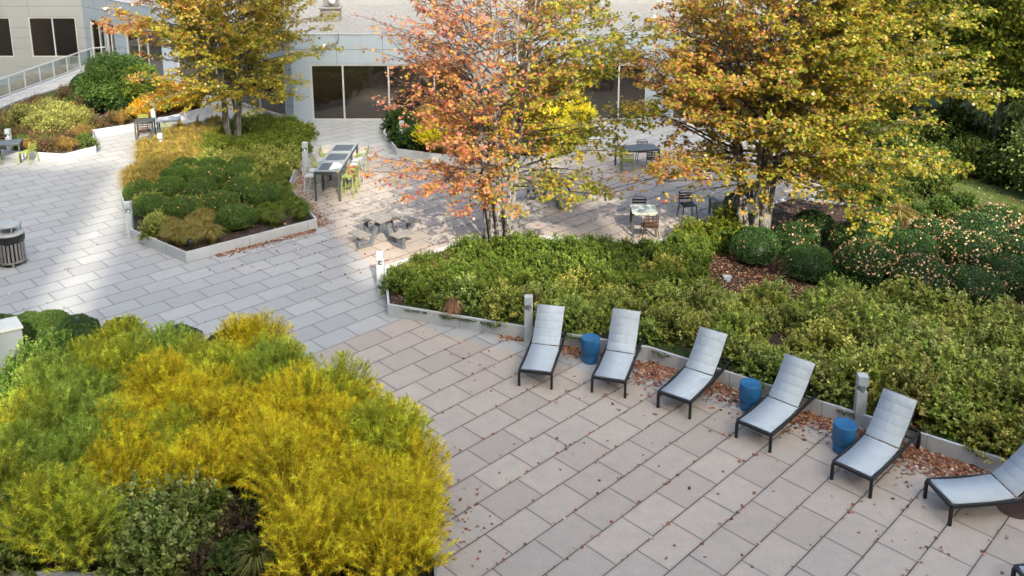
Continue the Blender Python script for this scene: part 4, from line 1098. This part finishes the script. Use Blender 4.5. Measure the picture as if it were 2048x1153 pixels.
c = palette(n_*lf_, [(.09, .17, .03), (.055, .12, .025), (.15, .24, .04)], [3, 3, 2], .2, rg)
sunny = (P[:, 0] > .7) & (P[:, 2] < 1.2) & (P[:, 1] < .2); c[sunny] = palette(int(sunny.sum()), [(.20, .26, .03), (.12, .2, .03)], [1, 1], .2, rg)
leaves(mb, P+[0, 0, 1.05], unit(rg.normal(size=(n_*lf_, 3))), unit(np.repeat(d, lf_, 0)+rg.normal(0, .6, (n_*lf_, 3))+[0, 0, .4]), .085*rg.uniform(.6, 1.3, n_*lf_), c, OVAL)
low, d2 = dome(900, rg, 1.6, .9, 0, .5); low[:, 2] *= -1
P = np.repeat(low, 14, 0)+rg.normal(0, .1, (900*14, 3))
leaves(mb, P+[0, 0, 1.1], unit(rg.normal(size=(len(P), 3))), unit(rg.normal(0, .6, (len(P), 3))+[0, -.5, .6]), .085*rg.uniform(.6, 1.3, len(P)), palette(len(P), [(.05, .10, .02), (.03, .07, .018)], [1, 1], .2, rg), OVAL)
tr = empty('round_bush', (-17.9, 39.6, Z0), label='big dark green leafy bush in front of the angled facade', cat='bush')
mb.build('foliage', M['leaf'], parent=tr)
m = MB()
for k in range(7): a = k*.9; m.tube([(0, 0, -.1), (.5*math.cos(a), .5*math.sin(a), .7), (1.0*math.cos(a), 1.0*math.sin(a), 1.6)], [.05, .035, .015], n=6)
m.build('stem', M['stem'], parent=tr)
for x, y, s in [(-21.4, 43.6, 1.1), (-16.4, 41.2, 1.1), (-17.4, 42.6, 1.1)]:
    put('box', 'clipped_bush', x, y, Z0, s, ('clipped dark bush low in front, right beside the big green bush' if y < 42 else 'clipped dark bush behind the big green bush') if x > -20 else 'clipped dark bush left of the big green bush by the railing', 'bush', None, (.8, .9, .9))
def rej4(x, y): return (x+19.7)**2+(y-36.6)**2 < 2.0 or (x+17.9)**2+(y-39.6)**2 < 1.6 or y > 44.5 or x < -22.5
for x, y in scatter(P4, .72, .25, rej4, seed=15):
    k = random.random()
    if x > -16.6 and y > 37.8: put('gold', 'golden_perennial', x, y, Z0, 1.0, 'orange-gold perennial behind the lime green chairs', 'plant', 'golden perennials behind the green chairs', (1.1, .75, 1.2))
    elif k < .45: put('brown', 'autumn_perennial', x, y, Z0, random.uniform(.9, 1.2), 'brown autumn perennial in the upper left planter', 'plant', 'autumn perennials in the upper left planter', (1.2, 1.2, 1))
    elif k < .7: put('tan_grass', 'ornamental_grass', x, y, Z0, .8, 'tan grass in the upper left planter', 'grass clump', 'tan grasses in the upper left planter', (.9, .8, .7))
    else: put('green', 'leafy_shrub', x, y, Z0, .65, 'low green plant in the upper left planter', 'plant', 'low green plants in the upper left planter', (1, 1, 1.3))
for k in range(16):
    put('tan_grass', 'ornamental_grass', -26.6+random.gauss(0, .35), 41+k*.75, -.9, 1.6, 'tall dry grass beyond the glass railing', 'grass clump', 'dry grasses beyond the railing', (.9, .85, .8))

# --- planter at the windows
for x, y in scatter(P5, .8, .35, None, seed=17):
    if x < -3.3: put('green', 'dark_shrub', x, y, Z0, 1.15, 'dark green shrub near the windows left of the red maple', 'shrub', 'dark shrubs near the windows', (.35, .5, .6))
    else: put('gold' if random.random() < .55 else 'lime', 'yellow_shrub', x, y, Z0, 1.25, 'yellow autumn shrub seen through the red maple trunks', 'shrub', 'yellow shrubs near the windows', (1, 1.05, 1))

# --- trees and bushes beyond the lawn
for k in range(2): proto('bigdark', bigbush(660+k, 1.0, 1.2, 420, .07, [(.03, .05, .01), (.04, .06, .014)], [(.10, .16, .03), (.07, .12, .02), (.16, .19, .04)]), M['leaf'])
for x, y, s in [(12.6, 29.6, 1.0), (13.6, 31.3, 1.4), (13.3, 33.6, 1.5), (15.4, 32.6, 1.5), (14.6, 29.8, 1.1), (16.4, 30.4, 1.2), (12.9, 36.2, 1.5), (15.5, 36, 1.6), (17.5, 34.5, 1.5), (17.0, 29.2, .9), (11.4, 27.4, .8), (12.5, 27.6, .7), (13.8, 27.9, .8), (19.5, 33.0, 1.5), (21.0, 31.0, 1.4)]:
    put('bigdark', 'dark_shrub', x, y, .08, s, 'dark green shrub in the thicket beyond the lawn at the right', 'shrub', 'dark shrubs beyond the lawn')
def bgtree(x, y, h, r_, cols, seed, label, trunk=True, n=1500, lf=18, ls=.16, zc=.55):
    rg = np.random.default_rng(seed); t = empty('background_tree', (x, y, 0), label=label, cat='tree', group='trees beyond the lawn')
    mb = MB(); d = unit(rg.normal(size=(n, 3))); k = rg.random(n)**.45
    P = d*np.array([r_, r_, h*.5])*(k*(1+.25*noise3(d*2, 1.6, seed)))[:, None]+[0, 0, h*zc]
    P = P[P[:, 2] > .25]; m_ = len(P)*lf
    Q = np.repeat(P, lf, 0)+rg.normal(0, .2, (m_, 3))*[1, 1, .45]
    c = palette(m_, cols, [1]*len(cols), .2, rg)*np.repeat(rg.normal(1, .22, len(P)), lf)[:, None].clip(.4, 1.6)
    leaves(mb, Q, unit(rg.normal(size=(m_, 3))+[0, 0, -.4]), unit(rg.normal(0, .5, (m_, 3))+[0, -.2, 1]), ls*rg.uniform(.6, 1.3, m_), np.clip(c, .005, .9), OVAL)
    mb.build('crown', M['leaf'], parent=t)
    m = MB(); m.tube([(0, 0, -.1), (.1, 0, h*.3), (0, .1, h*.8)], [.14, .1, .03], n=8)
    for q in range(6): a = q*1.1; m.tube([(0, 0, h*.3+q*.3), (r_*.6*math.cos(a), r_*.6*math.sin(a), h*.5+q*.4)], [.05, .015], n=5)
    m.build('trunk', M['bark'], parent=t)
bgtree(18.6, 33.0, 8.5, 3.0, [(.17, .22, .02), (.10, .16, .016), (.30, .30, .03)], 701, 'yellow-green tree at the top right behind the golden maple', zc=.68)
bgtree(22.5, 34.5, 9.0, 3.4, [(.13, .19, .016), (.22, .25, .025)], 702, 'bright green tree at the top right corner', zc=.64)
bgtree(16.2, 38.0, 8.0, 3.0, [(.035, .065, .010), (.05, .08, .012)], 703, 'dark evergreen tree beyond the right end of the building')
bgtree(20.5, 40.0, 9.0, 3.8, [(.03, .06, .010), (.045, .075, .012)], 704, 'dark evergreen tree deepest in the top right corner')
bgtree(26, 40.0, 10.0, 4.2, [(.03, .06, .010), (.06, .09, .012)], 705, 'tall dark evergreen tree outermost at the right', n=1300)
bgtree(17.9, 27.6, 2.6, 1.5, [(.14, .20, .045), (.10, .16, .035), (.2, .24, .07)], 706, 'light green weeping bush at the right edge beyond the lawn', zc=.5, n=1100, ls=.11)
bgtree(19.6, 30.6, 4.4, 1.8, [(.14, .20, .045), (.10, .16, .035), (.2, .24, .07)], 707, 'taller light green bush at the right edge beside the dark trees', zc=.52, n=1000, ls=.11)
for x, y, zz in [(18.1, 36.3, 3.0), (19.7, 36.0, 3.0)]:
    m = MB(); m.tube([(0, 0, 0), (0, 0, zz)], .05, n=8); m.lathe([(.09, zz), (.09, zz+.05), (.01, zz+.08)], n=12); m.box((0, 0, .01), (.2, .2, .02))
    m.build('pale_post', M['post'], loc=(x, y, .05), label='slim pale post under the dark trees, %s of the pair' % ('left one' if x < 19 else 'right one'), cat='post')

# ------------------------------------------------------------------ fallen leaves (countless): scattered on paving, drifts by the curbs, on beds and on bushes
def fallen():
    rg = np.random.default_rng(900); mb = MB(); X = []; Z = []
    def seg(a, b, n, wd, off=0):
        a = np.array(a); b = np.array(b); t = rg.random(n); nrm = np.array([(b-a)[1], -(b-a)[0]])/np.linalg.norm(b-a)
        return a+(b-a)*t[:, None]+nrm*(np.abs(rg.normal(0, wd, n))+off)[:, None]
    parts = [
        (seg((2.9, 17.08), (4.3, 16.1), 1200, .34, .02), .01), (seg((2.45, 17.2), (3.3, 16.75), 700, .42, .02), .01), (seg((1.5, 17.6), (2.5, 17.25), 380, .14, .02), .01),
        (seg((1.2, 17.72), (1.9, 17.48), 420, .2, .02), .01), (seg((-.25, 18.22), (.3, 18.03), 140, .06, .02), .01), (seg((.6, 17.93), (1.3, 17.68), 200, .12, .02), .01),
        (seg((4.3, 16.05), (5.6, 15.1), 1200, .30, .02), .01), (seg((5.5, 15.18), (6.6, 14.4), 1000, .26, .02), .01), (seg((6.9, 14.2), (8.0, 13.4), 1500, .34, .02), .01), (seg((6.4, 14.5), (7.2, 13.95), 500, .2, .02), .01),
        (seg((8.0, 13.4), (9.5, 12.3), 600, .25, .02), .01),
        (seg((-8.2, 22.95), (-5.9, 24.95), 750, .13, .02), .01), (seg((-5.8, 25.1), (-7.4, 28.3), 900, .22, .02), .01), (seg((-7.45, 28.5), (-7.8, 31.4), 700, .3, .02), .01)]
    # scattered over the terrace and dining area; a share sits in the joints
    n = 950; q = np.stack([rg.uniform(-2, 10, n), rg.uniform(9, 18.5, n)], 1); q = q[(rg.random(n) < .25+.6*np.clip((q[:, 0]+q[:, 1]-14)/8, 0, 1))]; parts.append((q, .008))
    n = 1500; q = np.stack([rg.uniform(-7.5, 7, n), rg.uniform(22, 34, n)], 1); parts.append((q, .008))
    def joint_pts(n, x0, x1, y0, y1):
        s = rg.uniform(-25, 30, n); t = rg.integers(-35, 16, n).astype(float)
        p = np.stack([GO[0]+s*TA*math.cos(GA)+t*TB*math.sin(GA), GO[1]+s*TA*math.sin(GA)-t*TB*math.cos(GA)], 1)+rg.normal(0, .012, (n, 2))
        return p[(p[:, 0] > x0) & (p[:, 0] < x1) & (p[:, 1] > y0) & (p[:, 1] < y1)]
    parts.append((joint_pts(9000, -1.5, 10, 9, 18.2), .008)); parts.append((joint_pts(15000, -7.5, 7, 21.5, 34), .008)); parts.append((joint_pts(1200, -14, -3, 17, 30), .008))
    n = 60; parts.append((np.stack([rg.uniform(-14, -3, n), rg.uniform(17, 34, n)], 1), .008))
    parts.append((np.stack([rg.normal(-1.0, .22, 60), rg.normal(11.9, .5, 60)], 1)+[.25, 0], .008))
    beds = []
    for poly, n in ((P2, 15000), (P3, 1500), (P1, 1200), (P4, 700)):
        q = np.stack([rg.uniform(min(p[0] for p in poly), min(16, max(p[0] for p in poly)), n), rg.uniform(min(p[1] for p in poly), max(p[1] for p in poly), n)], 1)
        q = q[inpoly(q[:, 0], q[:, 1], offset(poly, .08))]; beds.append(q)
    beds.append(np.stack([rg.uniform(4.3, 8.0, 3500), rg.uniform(19.2, 22.6, 3500)], 1))
    n = 1500; q = np.stack([rg.uniform(10, 18, n), rg.uniform(23, 29, n)], 1); lawn_q = q
    for poly in (P1, P2, P3, P4, P5):
        parts = [(q[~inpoly(q[:, 0], q[:, 1], poly)], z) for q, z in parts]
    Q = [np.concatenate([q, rg.uniform(z, z+.02, (len(q), 1))], 1) for q, z in parts]
    Q += [np.concatenate([q, rg.uniform(.225, .25, (len(q), 1))], 1) for q in beds]+[np.concatenate([lawn_q, rg.uniform(.1, .13, (len(lawn_q), 1))], 1)]
    P = np.concatenate(Q); n = len(P)
    c = palette(n, [(.26, .10, .06), (.34, .17, .11), (.17, .07, .05), (.44, .31, .22), (.34, .17, .07), (.52, .42, .34)], [4, 4, 4, 2.6, 1.2, 1.6], .2, rg)
    D = unit(rg.normal(size=(n, 3))*[1, 1, .18]); N = unit(rg.normal(0, .38, (n, 3))+[0, 0, 1])
    leaves(mb, P, D, N, rg.uniform(.028, .075, n), c, MAPLE)
    # on the clipped bushes and the shrubs under the maple
    for (x, y, s) in BOXR:
        k = int(150*s*(1.0 if x > 8.2 else .35)*(1+.9*math.sin(x*2.1+y*1.3))); d = unit(rg.normal(size=(k, 3))*[1, 1, .8]); d[:, 2] = np.abs(d[:, 2])*.9+.15; d = unit(d)
        pz = d*np.array([.63*s, .63*s, .47*s])*1.03+[x, y, .2+.42*s]
        cc = palette(k, [(.42, .27, .16), (.50, .40, .28), (.34, .17, .08), (.34, .24, .08)], [4, 3, 2, 1.5], .15, rg)
        leaves(mb, pz, unit(rg.normal(size=(k, 3))), unit(d+rg.normal(0, .35, (k, 3))), rg.uniform(.035, .065, k), cc, MAPLE)
    for (x, y, s) in B1:
        k = 9; d = unit(np.abs(rg.normal(size=(k, 3)))*np.sign(rg.normal(size=(k, 3)))*[1, 1, .8]); d[:, 2] = np.abs(d[:, 2])+.2; d = unit(d)
        leaves(mb, d*np.array([.6*s, .6*s, .45*s])+[x, y, .2+.4*s], unit(rg.normal(size=(k, 3))), d, .05, palette(k, [(.6, .3, .15)], [1], .2, rg), MAPLE)
    mb.build('fallen_leaves', M['dry'], kind='stuff', label='rusty fallen maple leaves drifted against the curbs and over the paving', cat='fallen leaves')
fallen()
print('objects', len(bpy.data.objects))
